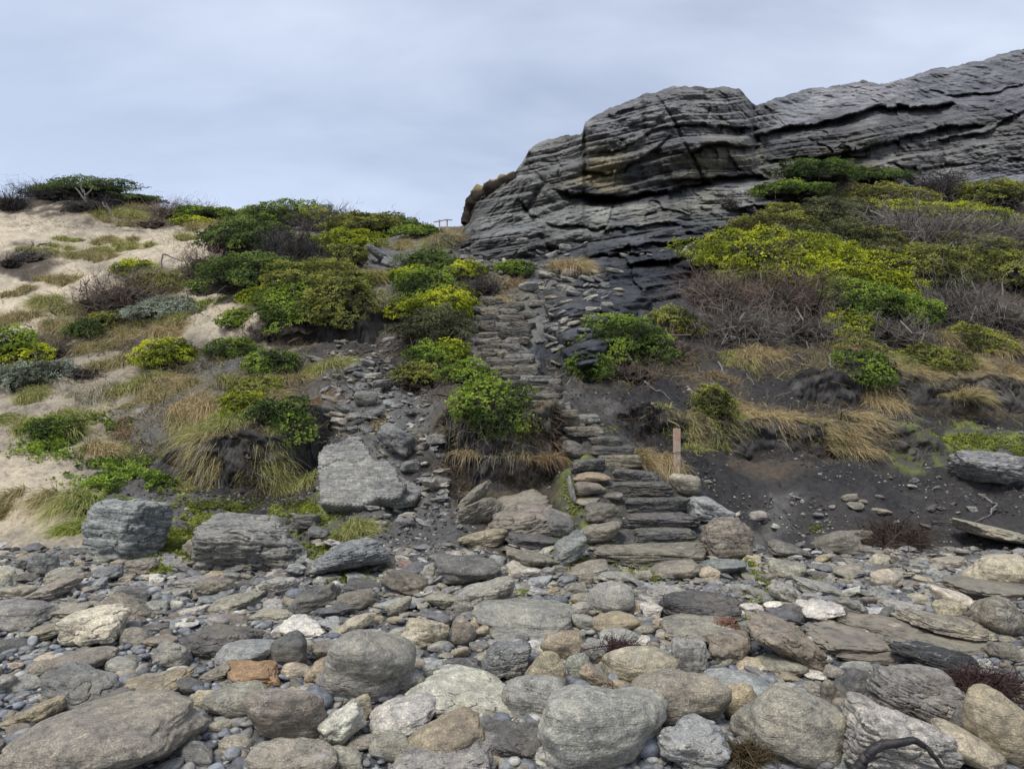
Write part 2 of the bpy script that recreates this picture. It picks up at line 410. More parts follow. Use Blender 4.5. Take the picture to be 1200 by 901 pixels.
for px, py, k in ZN:
    a = (px-CX)/F; Y = base_at(px, py) if py < 700 else EYE/((py-CY)/F)
    zp.append((a, math.log(Y)*.6)); zc.append(C[k])
zp = np.array(zp); zc = np.array(zc)
def zone_color(a, l, x, y, z):
    w = .055
    nz = stack(x*1.1, y*1.1, z*.7)
    qa = a + w*.8*fbm(nz, 4)/np.maximum(1, np.exp(l)/9); ql = l*.6 + w*1.1*fbm(nz+31, 4)
    q = np.stack([qa.ravel(), ql.ravel()], -1); out = np.empty((len(q), 4))
    for s in range(0, len(q), 20000):
        d = ((q[s:s+20000, None]-zp[None])**2).sum(-1)
        wt = 1/(d+2e-5)**2; wt *= wt**.25; wt /= wt.sum(1)[:, None]
        out[s:s+20000] = wt@zcc
    return out.reshape(a.shape+(4,))
zmoss = np.array([k == 'moss' for *_, k in ZN], float)
zcc = np.c_[np.where(zmoss[:, None] > 0, np.array([[.10, .095, .085]]), zc), zmoss]
sl = (slice(0, None, 2), slice(0, None, 2))
G4 = zone_color(AA[sl], LL[sl], XX[sl], YY[sl], ZZ[sl])
G4 = bil(G4, A0, aa[::2][-1], L0, ll[::2][-1], AA, LL)
pn = fbm(stack(XX*3.1, YY*3.1, 40.), 5)
mossm = G4[..., 3]*sstep(-.02, .30, pn+.25*(G4[..., 3]-.5))*.85
GC = G4[..., :3]*(1-mossm[..., None])+np.array([.15, .185, .04])*(1+.3*pn[..., None])*mossm[..., None]
gy_ = np.gradient(ZZ, axis=0)/np.gradient(YY, axis=0)
steep = sstep(1.1, 2.2, gy_)
pk = (.085*(1+.5*pn))[..., None]*np.array([1, .95, .91])
GC = GC*(1-steep[..., None])+pk*steep[..., None]
# finer rows where the banks stand, so their faces carry real lumps and undercuts
def subrows(nr, lo, hi, k):
    out = []
    for i in range(nr-1):
        n_ = k if lo < math.exp(ll[i]) < hi else 1
        out += [i+j/n_ for j in range(n_)]
    return np.array(out+[nr-1.])
rr = subrows(NL, 6.6, 14.5, 4); i0 = np.minimum(rr.astype(int), NL-2); fr = (rr-i0)[:, None]
def up_(A): return A[i0]*(1-fr)+A[i0+1]*fr if A.ndim == 2 else A[i0]*(1-fr[..., None])+A[i0+1]*fr[..., None]
gyy = sstep(.8, 2., np.gradient(ZZ, axis=0)/np.gradient(YY, axis=0))
X2, Y2_, Z2, D2, S2, G2 = up_(XX), up_(YY), up_(ZZ), up_(DY), up_(gyy), up_(GC)
D2 = D2*(1+.45*fbm(stack(X2*1.8, Z2*1.5, 3.), 3))
nz_ = np.zeros_like(X2); m_ = S2 > .01
q_ = stack(X2[m_], Y2_[m_], Z2[m_])
nz_[m_] = .09*fbm(q_*np.array([2.6, 2.6, 5.5]), 6, .62)+.035*ridge(q_*np.array([7, 7, 16.]), 3)
D2 = D2+S2*nz_
fz = .018*fbm(stack(X2*14, Y2_*14, Z2*14), 3)*np.minimum(1, 9/Y2_)*sstep(6.2, 7.5, Y2_)
V = stack(X2, Y2_+D2, Z2+fz).reshape(-1, 3)
G2 = G2*(1+.35*S2*fbm(stack(X2*3, Y2_*3, Z2*8.), 4))[..., None]
ground = mk('ground', V, grid_faces(len(rr), NA), M_GROUND, colr=np.clip(G2, .01, 1).reshape(-1, 3))
tag(ground, 'beach and eroded hillside of sand, dark peat and scree', 'hillside', kind='structure')
# far ground all around, below the modelled sheet, out to the horizon
S = 3000.
n = 40
g = np.sign(np.linspace(-1, 1, n))*np.abs(np.linspace(-1, 1, n))**3*S
gx, gy = np.meshgrid(g, g)
gzv = -.9+np.clip((np.hypot(gx, gy-70)-160)/600, 0, 1)*1.5*perlin(stack(gx*.004, gy*.004, 1.))
far = mk('far_ground', stack(gx, gy, gzv).reshape(-1, 3), grid_faces(n, n), M_GROUND, colr=np.full((n*n, 3), .12))
tag(far, 'flat ground reaching the horizon around the hillside', 'ground', kind='structure')

# ------------------------------------------------------------------ the cliff
top_px = [520,540,548,556,575,600,612,620,640,660,682,686,700,720,745,770,790,810,838,850,866,872,880,886,893,930,960,985,998,1012,1030,1050,1075,1092,1106,1112,1135,1165,1200,1280,1400,1600]
top_py = [290,275,258,238,222,206,190,175,164,160,157,143,134,125,116,106,102,101,103,102,104,110,119,122,121,110,104,99,96,96,99,95,88,81,78,81,74,66,57,36,10,-10]
def topY(px): return np.interp(px, top_px, top_py)
CD = [(700,430,10.55),(700,400,11.75),(700,370,13.3),(655,430,10.8),(650,400,12.1),(650,370,13.8),(760,372,14.4),(740,400,12.6),(760,350,15.8),(620,400,12.4),(820,352,16.4),(620,360,14.4),(520,300,20.5),(540,296,20),(600,312,17.6),(650,330,16.2),(700,338,15.6),(820,335,17.2),(900,310,19),(1000,285,21),(1100,270,23),(1200,265,24),(1400,265,25),(1600,265,27),
 (560,270,20.6),(600,255,20.5),(650,262,20.4),(700,268,20.3),(780,262,20.5),(850,245,21.8),(900,228,23.2),(960,228,24),(1050,228,25.5),(1200,215,27.5),
 (620,212,21.6),(655,215,22.4),(690,225,22.3),(760,222,22.6),(820,215,23),(850,208,23.4),(900,205,25),
 (600,214,22.6),(575,232,23),(556,246,24),(545,262,25),(640,172,24.2),(665,168,24.6),(690,180,22.6),(688,150,23.2),(720,135,24.2),(740,180,22.4),(780,150,23),(800,115,24.8),(840,180,22.8),(850,115,25.5),(875,140,25.6),(878,190,24.2),(886,130,27.5),(893,170,26.6),
 (950,190,26),(950,160,26.6),(950,135,28.5),(950,112,31),(1020,185,26.5),(1020,155,27),(1020,125,29),(1020,103,31.5),(1100,195,28),(1100,150,29),(1100,95,34),(1180,190,28.5),(1200,140,31),(1200,80,36),(1400,200,30),(1400,100,36),(1400,40,42),(1600,200,31),(1600,40,42)]
CD = np.array(CD, float)
XC = np.c_[(CD[:, 0]-CX)/F, (CY-CD[:, 1])/F]
WC = rbf_fit(XC, np.log(CD[:, 2]), smooth=4e-3)
nu, nv = 760, 300
u = np.concatenate([np.linspace(528, 1260, 640), np.linspace(1262, 1560, nu-640)])
topn = topY(u)+2.4*fbm(stack(u*.05, 0, 0), 5)+2.2*(hsh(np.floor(u/23+.6*perlin(stack(u*.03, 0, 3.))), 4)-.5)+1.2*(hsh(np.floor(u/8.), 5)-.5)
BX = [528,560,600,622,636,648,660,680,700,712,740,765,800,900,1000,1100,1560]; BYY = [304,312,334,344,362,392,424,440,438,420,385,360,352,320,300,292,290]
bot = np.interp(u, BX, BYY)
tt = np.linspace(0, 1, nv)
PX = np.broadcast_to(u, (nv, nu)); PY = bot+(topn-bot)*tt[:, None]
ca_ = (PX-CX)/F; ce_ = (CY-PY)/F
# coarse evaluate
uc = np.linspace(500, 1600, 140); vc = np.linspace(-20, 450, 110)
UC, VC = np.meshgrid(uc, vc)
LD = rbf_eval(XC, WC, np.c_[((UC-CX)/F).ravel(), ((CY-VC)/F).ravel()]).reshape(110, 140)
LY = bil(LD, 500, 1600, -20, 450, PX, PY)
# creases and overhangs: polyline (px,py), depth of the recess (m), height above/below in px
CR = [
 ([(686,203),(710,202),(740,193),(765,178),(785,160)], .55, 9),
 ([(690,232),(730,232),(770,226),(800,218),(830,214)], 1.2, 10),
 ([(655,222),(690,228),(720,233)], .9, 9),
 ([(700,180),(740,168),(775,150),(800,142),(850,148)], .35, 5),
 ([(805,180),(830,168),(850,166),(885,172)], 1.0, 8),
 ([(790,208),(830,208),(880,203),(900,205)], .9, 7),
 ([(845,146),(860,150),(882,148)], 1.1, 6),
 ([(882,158),(905,152),(940,146),(985,141),(1000,134),(1030,124),(1060,126),(1100,124),(1115,120)], 1.5, 9),
 ([(950,184),(985,180),(1020,172),(1060,160),(1100,150),(1150,143)], 1.1, 7),
 ([(900,186),(960,184),(1010,184)], .6, 5),
 ([(1095,165),(1130,158),(1160,150),(1200,130)], .7, 6),
 ([(1020,200),(1080,196),(1150,190),(1200,182)], .4, 6),
 ([(1110,112),(1160,108),(1200,98)], .6, 5),
 ([(640,262),(700,268),(760,264),(800,262)], .35, 5),
 ([(720,292),(770,284),(820,280),(860,272)], .6, 6),
 ([(740,310),(780,306),(800,302)], 1.2, 6),
 ([(690,300),(730,298),(760,296)], .6, 5),
 ([(612,235),(622,255)], .7, 5),
 ([(860,245),(900,240),(940,236)], .5, 5),
]
def seg_curve(poly, x):
    p = np.array(poly, float); return np.interp(x, p[:, 0], p[:, 1])
wob = 3.2*fbm(stack(PX*.03, PY*.05, 2.), 4)+3.4*(hsh(np.floor(PX/17+.8*perlin(stack(PX*.02, PY*.02, 5.))), 31)-.5)+1.6*(hsh(np.floor(PX/6.), 32)-.5)
dep = np.zeros_like(LY)
for poly, d, h in CR:
    p = np.array(poly, float)
    yc = seg_curve(poly, PX)+wob
    w = sstep(p[0, 0]-10, p[0, 0]+12, PX)*(1-sstep(p[-1, 0]-12, p[-1, 0]+10, PX))
    t = (PY-yc)/h            # positive = below the lip
    prof = np.where(t < -.15, -.18*np.exp((t+.15)*1.2), np.where(t < .25, -.18+1.18*sstep(-.15, .25, t), np.exp(-(t-.25)/1.25)))
    dep += w*d*1.05*prof
# vertical joints
JT = [([(684,150),(686,180),(690,215)], .5, 2.5), ([(752,115),(757,135),(759,160)], .5, 1.8), ([(770,112),(785,135),(797,160),(812,185),(825,215)], .6, 2.2),
      ([(826,108),(830,125),(828,140)], .5, 2), ([(622,170),(625,200),(638,215),(615,250)], .9, 4), ([(886,110),(884,150),(890,200)], .9, 4), ([(1100,150),(1105,200)], .5, 3), ([(630,225),(628,270),(650,300)], .4, 3)]
for poly, d, h in JT:
    p = np.array(poly, float); o = np.argsort(p[:, 1]); xc = np.interp(PY, p[o, 1], p[o, 0])+1.5*wob*.5
    w = sstep(p[o[0], 1]-6, p[o[0], 1]+4, PY)*(1-sstep(p[o[-1], 1]-6, p[o[-1], 1]+8, PY))
    dep += w*d*.55*np.exp(-((PX-xc)/h)**2)
Yb = np.exp(LY); X_ = ca_*Yb; Z_ = EYE+ce_*Yb
# bedding coordinate follows the skyline: dips left, rises right
dipx = np.interp(PX, [520,620,690,800,880,1000,1200,1600], [0,-30,-62,-92,-92,-112,-175,-260])
s = (PY-dipx*.72)/F*25 + .28*fbm(stack(X_*.16, Z_*.16, 1.), 2)
blk = stack(X_*.5, Yb*.5, Z_*.5)
def ledges(s, f, amp, seed, jx):
    q = s*f+.12*perlin(stack(X_*.5+seed, Yb*.3, Z_*.3))
    k = np.floor(q); t = q-k
    a0 = hsh(k, seed); a1 = hsh(k+1, seed)
    jw = X_*jx*(.6+hsh(k, seed+3))+.3*perlin(stack(X_*1.5, Yb, Z_*1.5+seed)); jb = np.floor(jw)
    b = hsh(k, jb, seed+5)
    tx = jw-jb
    r0 = a0*.42+b*.58+(tx-.5)*(hsh(k, jb, seed+8)-.5)*1.1
    edge = sstep(0, .13, t)*1.0
    return amp*((a1*.7+hsh(k+1, jb, seed+5)*.3)*0 + r0 + .55*(t**1.5) )*edge + amp*.9*(1-edge)
lowrow = sstep(268, 300, PY)
dd = ledges(s, .62, .85, 1, .26)+ledges(s, 1.7, .46, 2, .5)+ledges(s, 4.4, .19, 3, .95)+ledges(s, 10.5, .085, 4, 2.)+ledges(s, 21, .034, 5, 3.4)
dd = dd*(1+.25*lowrow)*(1-.62*sstep(325, 360, PY))
dd = dd-dd.mean()
smoothish = .40+.60*(1-sstep(880, 930, PX)*(1-sstep(150, 170, PY+ (PX-900)*.12)))
dd = dd*smoothish+.22*fbm(blk*1.6, 5)+.10*ridge(blk*3.1, 3)
fade = sstep(0, .03, 1-tt)[:, None]
Yc = Yb*1.0+(dep+dd-.15)*(.3+.7*fade)*sstep(-.02, .06, tt)[:, None]+.5*(1-sstep(0, .045, tt))[:, None]
Yc = Yc-.55*sstep(290, 320, PY)*(1-.45*sstep(345, 400, PY))*sstep(.05, .12, tt)[:, None]*sstep(610, 690, PX)*(1-sstep(800, 850, PX))
pts3 = stack(ca_*Yc, Yc, EYE+ce_*Yc)
# roll the top back and close it behind
rows = [pts3]
topr = pts3[-1]
dirn = topr.copy(); dirn[:, 2] = 0; dirn /= np.linalg.norm(dirn, axis=1)[:, None]
for k, (bk, up) in enumerate([(.12,.05),(.35,.10),(.8,.12),(1.5,.05),(2.6,-.15),(4.5,-.7),(8,-2.2),(14,-6),(22,-14)]):
    r = topr+dirn*bk; r[:, 2] += up*.45+.10*fbm(stack(r[:, 0], r[:, 1], k*.3), 3)*min(bk, 1.)
    rows.append(r[None])
CV = np.concatenate(rows); nvt = CV.shape[0]
# colours
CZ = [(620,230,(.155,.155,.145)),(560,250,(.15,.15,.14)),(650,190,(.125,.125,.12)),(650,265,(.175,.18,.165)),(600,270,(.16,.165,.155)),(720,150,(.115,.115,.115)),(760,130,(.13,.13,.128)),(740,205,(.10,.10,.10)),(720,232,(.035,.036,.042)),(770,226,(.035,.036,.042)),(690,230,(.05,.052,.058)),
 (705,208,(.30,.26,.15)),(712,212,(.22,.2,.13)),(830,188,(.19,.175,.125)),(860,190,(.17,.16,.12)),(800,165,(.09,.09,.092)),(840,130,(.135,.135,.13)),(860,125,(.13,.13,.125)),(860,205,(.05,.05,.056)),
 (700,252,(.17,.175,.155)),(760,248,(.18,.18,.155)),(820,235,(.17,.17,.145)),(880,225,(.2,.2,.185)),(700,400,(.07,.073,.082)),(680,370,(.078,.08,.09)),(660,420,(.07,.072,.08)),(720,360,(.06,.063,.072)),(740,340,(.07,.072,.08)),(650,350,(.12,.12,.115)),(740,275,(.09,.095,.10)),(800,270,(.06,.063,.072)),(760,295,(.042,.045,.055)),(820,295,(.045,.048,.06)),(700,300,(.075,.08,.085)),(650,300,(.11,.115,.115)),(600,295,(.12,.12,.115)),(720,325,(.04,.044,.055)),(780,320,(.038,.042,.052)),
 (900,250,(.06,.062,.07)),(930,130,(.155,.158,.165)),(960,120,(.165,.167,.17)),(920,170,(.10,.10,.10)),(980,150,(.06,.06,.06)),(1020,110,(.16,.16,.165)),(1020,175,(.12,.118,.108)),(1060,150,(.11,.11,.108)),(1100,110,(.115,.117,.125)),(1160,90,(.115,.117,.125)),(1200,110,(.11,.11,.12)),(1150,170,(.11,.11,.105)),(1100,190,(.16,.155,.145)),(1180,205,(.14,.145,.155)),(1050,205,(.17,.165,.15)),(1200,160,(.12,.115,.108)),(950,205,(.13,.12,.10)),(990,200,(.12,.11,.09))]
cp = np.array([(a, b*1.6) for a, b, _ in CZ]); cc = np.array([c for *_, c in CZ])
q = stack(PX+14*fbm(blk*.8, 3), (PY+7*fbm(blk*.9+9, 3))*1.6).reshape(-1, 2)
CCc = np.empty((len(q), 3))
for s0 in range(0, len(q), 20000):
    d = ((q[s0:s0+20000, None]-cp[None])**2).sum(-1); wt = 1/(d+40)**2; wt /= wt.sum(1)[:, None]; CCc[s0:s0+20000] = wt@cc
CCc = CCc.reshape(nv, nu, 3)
lay_ = .5*hsh(np.floor(s*2.3+.25*perlin(stack(X_*.5+2, Yb*.3, Z_*.3))), 11)+.5*hsh(np.floor(s*8+.4*perlin(stack(X_*.7, Yb*.3, Z_*.3))), 12)
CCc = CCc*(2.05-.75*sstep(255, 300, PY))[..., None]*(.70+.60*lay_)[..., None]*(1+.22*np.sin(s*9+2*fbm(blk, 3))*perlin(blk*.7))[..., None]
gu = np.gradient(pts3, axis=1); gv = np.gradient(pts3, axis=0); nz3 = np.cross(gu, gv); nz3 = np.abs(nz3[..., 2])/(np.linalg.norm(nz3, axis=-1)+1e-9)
CCc = CCc*(.80+.62*sstep(.25, .9, nz3))[..., None]      # sky light painted into the colour: upward faces paler
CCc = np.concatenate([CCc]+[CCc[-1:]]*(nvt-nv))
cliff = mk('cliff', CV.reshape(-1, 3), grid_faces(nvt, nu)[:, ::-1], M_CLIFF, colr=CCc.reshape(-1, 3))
tag(cliff, 'dark grey layered rock cliff rising to the skyline at right', 'cliff', kind='structure')
CLY = Yc
def cliff_hit(px, py):
    j = int(np.argmin(np.abs(u-px))); k = int(np.argmin(np.abs(PY[:, j]-py)))
    return CV[k, j].copy()
def surf(px, py, lift=0.):
    """nearest of hillside and cliff"""
    p = hit(px, py, lift)
    if 540 < px < 1540 and topY(px)+2 < py < np.interp(px, BX, BYY):
        q = cliff_hit(px, py)
        if q[1] < p[1]:
            q[2] += lift; return q
    return p
# mossy turf cap curling over the left end of the cliff
cap_pts = [(545,262),(552,244),(562,230),(578,220),(596,212),(606,206)]
P = []
for px, py in cap_pts:
    q = cliff_hit(px, py+2); P.append(q+np.array([0, .15, .06]))
P = np.array(P); tq = np.linspace(0, 1, 60); P = np.stack([np.interp(tq, np.linspace(0, 1, len(P)), P[:, k]) for k in range(3)], -1)
vv, ff = tube_mesh([P], [.30*np.sin(np.pi*np.clip(tq, .04, .96))**.4*(1+.15*np.sin(tq*21))], 24)
nn = fbm(vv*2.5, 4)[:, None]; ctr = np.repeat(P, 24, axis=0); rel = vv-ctr
vv = ctr+rel*(1+.5*nn)
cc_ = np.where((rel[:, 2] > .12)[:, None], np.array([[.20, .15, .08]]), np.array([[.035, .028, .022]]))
o = mk('turf_cap', vv, ff, M_GROUND, colr=cc_)
tag(o, 'shaggy brown turf cap curling over the left end of the cliff', 'turf')
# ------------------------------------------------------------------ rocks
def icosphere(sub):
    t = (1+5**.5)/2
    v = [(-1,t,0),(1,t,0),(-1,-t,0),(1,-t,0),(0,-1,t),(0,1,t),(0,-1,-t),(0,1,-t),(t,0,-1),(t,0,1),(-t,0,-1),(-t,0,1)]
    f = [(0,11,5),(0,5,1),(0,1,7),(0,7,10),(0,10,11),(1,5,9),(5,11,4),(11,10,2),(10,7,6),(7,1,8),(3,9,4),(3,4,2),(3,2,6),(3,6,8),(3,8,9),(4,9,5),(2,4,11),(6,2,10),(8,6,7),(9,8,1)]
    v = [np.array(p)/np.linalg.norm(p) for p in v]
    for _ in range(sub):
        cache = {}; nf = []
        def mid(a, b):
            k = (min(a, b), max(a, b))
            if k not in cache:
                m = v[a]+v[b]; v.append(m/np.linalg.norm(m)); cache[k] = len(v)-1
            return cache[k]
        for a, b, c in f:
            x, y, z = mid(a, b), mid(b, c), mid(c, a)
            nf += [(a, x, z), (b, y, x), (c, z, y), (x, y, z)]
        f = nf
    return np.array(v), np.array(f)
ICO = {k: icosphere(k) for k in (1, 2, 3, 4, 5)}
TONE = dict(grey=(.185,.188,.18), dark=(.085,.086,.088), blue=(.17,.19,.21), pale=(.31,.31,.285), tan=(.27,.235,.165), brown=(.155,.138,.112),
            olive=(.195,.183,.145), cream=(.40,.345,.25), orange=(.27,.17,.095), black=(.032,.034,.04), ochre=(.21,.175,.11), slate=(.115,.125,.138), green=(.16,.18,.155), white=(.45,.45,.43), red=(.2,.11,.09))
KP = {'r': (4, 3.2, .0), 'a': (9, 13, .0), 's': (5, 9, .0), 'l': (6, 7, 1.), 'w': (7, 12, .0), 'o': (2, 2.4, 0.), 'b': (4, 11, .7)}
def rock_shape(kind, seed, sub, W=1., layer=None, skew=0.):
    g = np.random.default_rng(seed)
    d, f = ICO[sub]
    npl, p, lay = KP[kind]
    if layer is not None: lay = layer
    nrm = [(1,0,0),(-1,0,0),(0,1,0),(0,-1,0),(0,0,1),(0,0,-1)]
    off = [1, 1, 1, 1, 1, 1]
    if kind in 'aw': nrm = nrm[:]; off = [1.02, 1.02, 1.05, 1.05, .9, .9]
    if kind in 'sb': off = [1, 1, 1, 1, .85, .85]
    nrm = np.array(nrm, float)
    # tilt the box faces a little so no stone is a brick
    nrm += g.normal(0, {'b': .07, 's': .14, 'o': .02}.get(kind, .2), nrm.shape); nrm /= np.linalg.norm(nrm, axis=1)[:, None]
    ex = g.normal(size=(npl, 3)); ex /= np.linalg.norm(ex, axis=1)[:, None]
    eo = g.uniform(.82 if kind not in 'ob' else .98, 1.12, npl)
    if kind == 'w': ex[0] = (-.75, -.15, .64); eo[0] = .45
    Nn = np.concatenate([nrm, ex]); O = np.concatenate([off, eo])
    q = np.maximum(d@Nn.T/O, 0)
    r = (q**p).sum(1)**(-1/p)
    P = d*r[:, None]
    so_ = g.uniform(0, 90, 3)
    n1 = fbm(P*1.1+so_, 2); n2 = fbm(P*3.2+so_, 4)
    a1 = {'r': .13, 'o': .06, 'a': .16, 's': .13, 'l': .14, 'w': .15, 'b': .07}[kind]
    P = P*(1+a1*n1+(.035 if kind in 'ro' else .06)*n2)[:, None]
    # joints and hollows
    if kind in 'alwsb' and W > .14:
        cr = np.abs(fbm(P*np.array([1.3, 1.3, 1.3])+so_+50, 2))
        P = P*(1-.10*np.exp(-(cr/.035)**2))[:, None]
    if lay:
        # bedding: ledges cut into the sides
        bd = np.array([.12*g.normal(), .12*g.normal(), 1.]); bd /= np.linalg.norm(bd)
        qv = (P@bd)*(3.4+g.uniform(0, 1.6))+.45*fbm(P*1.2+so_, 3)
        k = np.floor(qv); t = qv-k
        e = .55*hsh(k, seed)+.45*t-.8*np.exp(-(t/.10)**2)-.5*np.exp(-((1-t)/.10)**2)
        qf = (P@bd)*13+.5*fbm(P*2+so_, 2); e += .30*(np.abs((qf % 1)-.5)*2-.5)
        hor = P-np.outer(P@bd, bd)
        P = P+hor*(lay*.065*(e-.3))[:, None]
    return P, f
PLACED = []      # (px,py,w,h) of every stone already set
def rock(px, py, w, h, tone, kind='r', tilt=0., label=None, cat='rock', name='rock', group=None, mat=None, sub=None, sink=.7, depth=.8, layer=None, floor=None, tint=1.):
    seed = int(px*131+py*17) % 100000
    p0 = surf(px, py, 0.); D = p0[1]
    W = w/F*D; Hm = h/F*D
    if sub is None: sub = 5 if w > 58 else 4 if w > 24 else 3 if w > 11 else 2
    P, f = rock_shape(kind, seed, sub, W, layer)
    g = np.random.default_rng(seed+5)
    th = math.atan2(EYE-p0[2], D)                       # how far we look down on it
    dep_ = min(depth*W, max(.5*W, 1.7*Hm)) if th < .12 else min(depth*W, .80*Hm/max(math.sin(th), .05))
    dep_ = max(dep_, .35*W, .6*Hm)
    t = R(tilt)*-1
    ct, st = math.cos(t), math.sin(t)
    def build(sz):
        Q = P*np.array([W/2, dep_/2, sz])
        # rotate about the view axis
        x = Q[:, 0]*ct+Q[:, 2]*st; z = -Q[:, 0]*st+Q[:, 2]*ct
        return np.stack([x, Q[:, 1], z], -1)
    sz = Hm/2*.8
    for _ in range(7):
        Q = build(sz); v = Q[:, 2]*math.cos(th)+Q[:, 1]*math.sin(th)
        e = v.max()-v.min(); sz *= min(1.6, max(.6, (Hm/e)))
        sz = max(sz, (.27 if abs(tilt) < 9 else .36)*Hm)
    Q = build(sz)
    Q[:, 0] *= W/(Q[:, 0].max()-Q[:, 0].min())
    yaw = R(g.uniform(-8, 8)); c, s_ = math.cos(yaw), math.sin(yaw)
    Q = np.stack([Q[:, 0]*c-Q[:, 1]*s_, Q[:, 0]*s_+Q[:, 1]*c, Q[:, 2]], -1)
    ext = (Q[:, 2].max()-Q[:, 2].min())/2
    mid = (Q.max(0)+Q.min(0))/2; Q = Q-mid
    loc = surf(px, py, ext*sink)
    if mat is None: mat = M_LAY if (kind == 'l' or (kind == 'b')) else M_ROCK
    o = mk(name, Q, f, mat, loc=loc)
    tb = np.array(TONE[tone]); tb = tb*.6+.4*tb.mean() if tone != 'orange' else tb*.62+.1*tb.mean()
    bt = tb*np.array([1.62,1.55,1.41])*tint*(1+g.normal(0, .07))*(1+g.normal(0, .014, 3))
    o.color = (*bt, 1)
    if label: tag(o, label, cat, group)
    PLACED.append((px, py, w, h))
    return o

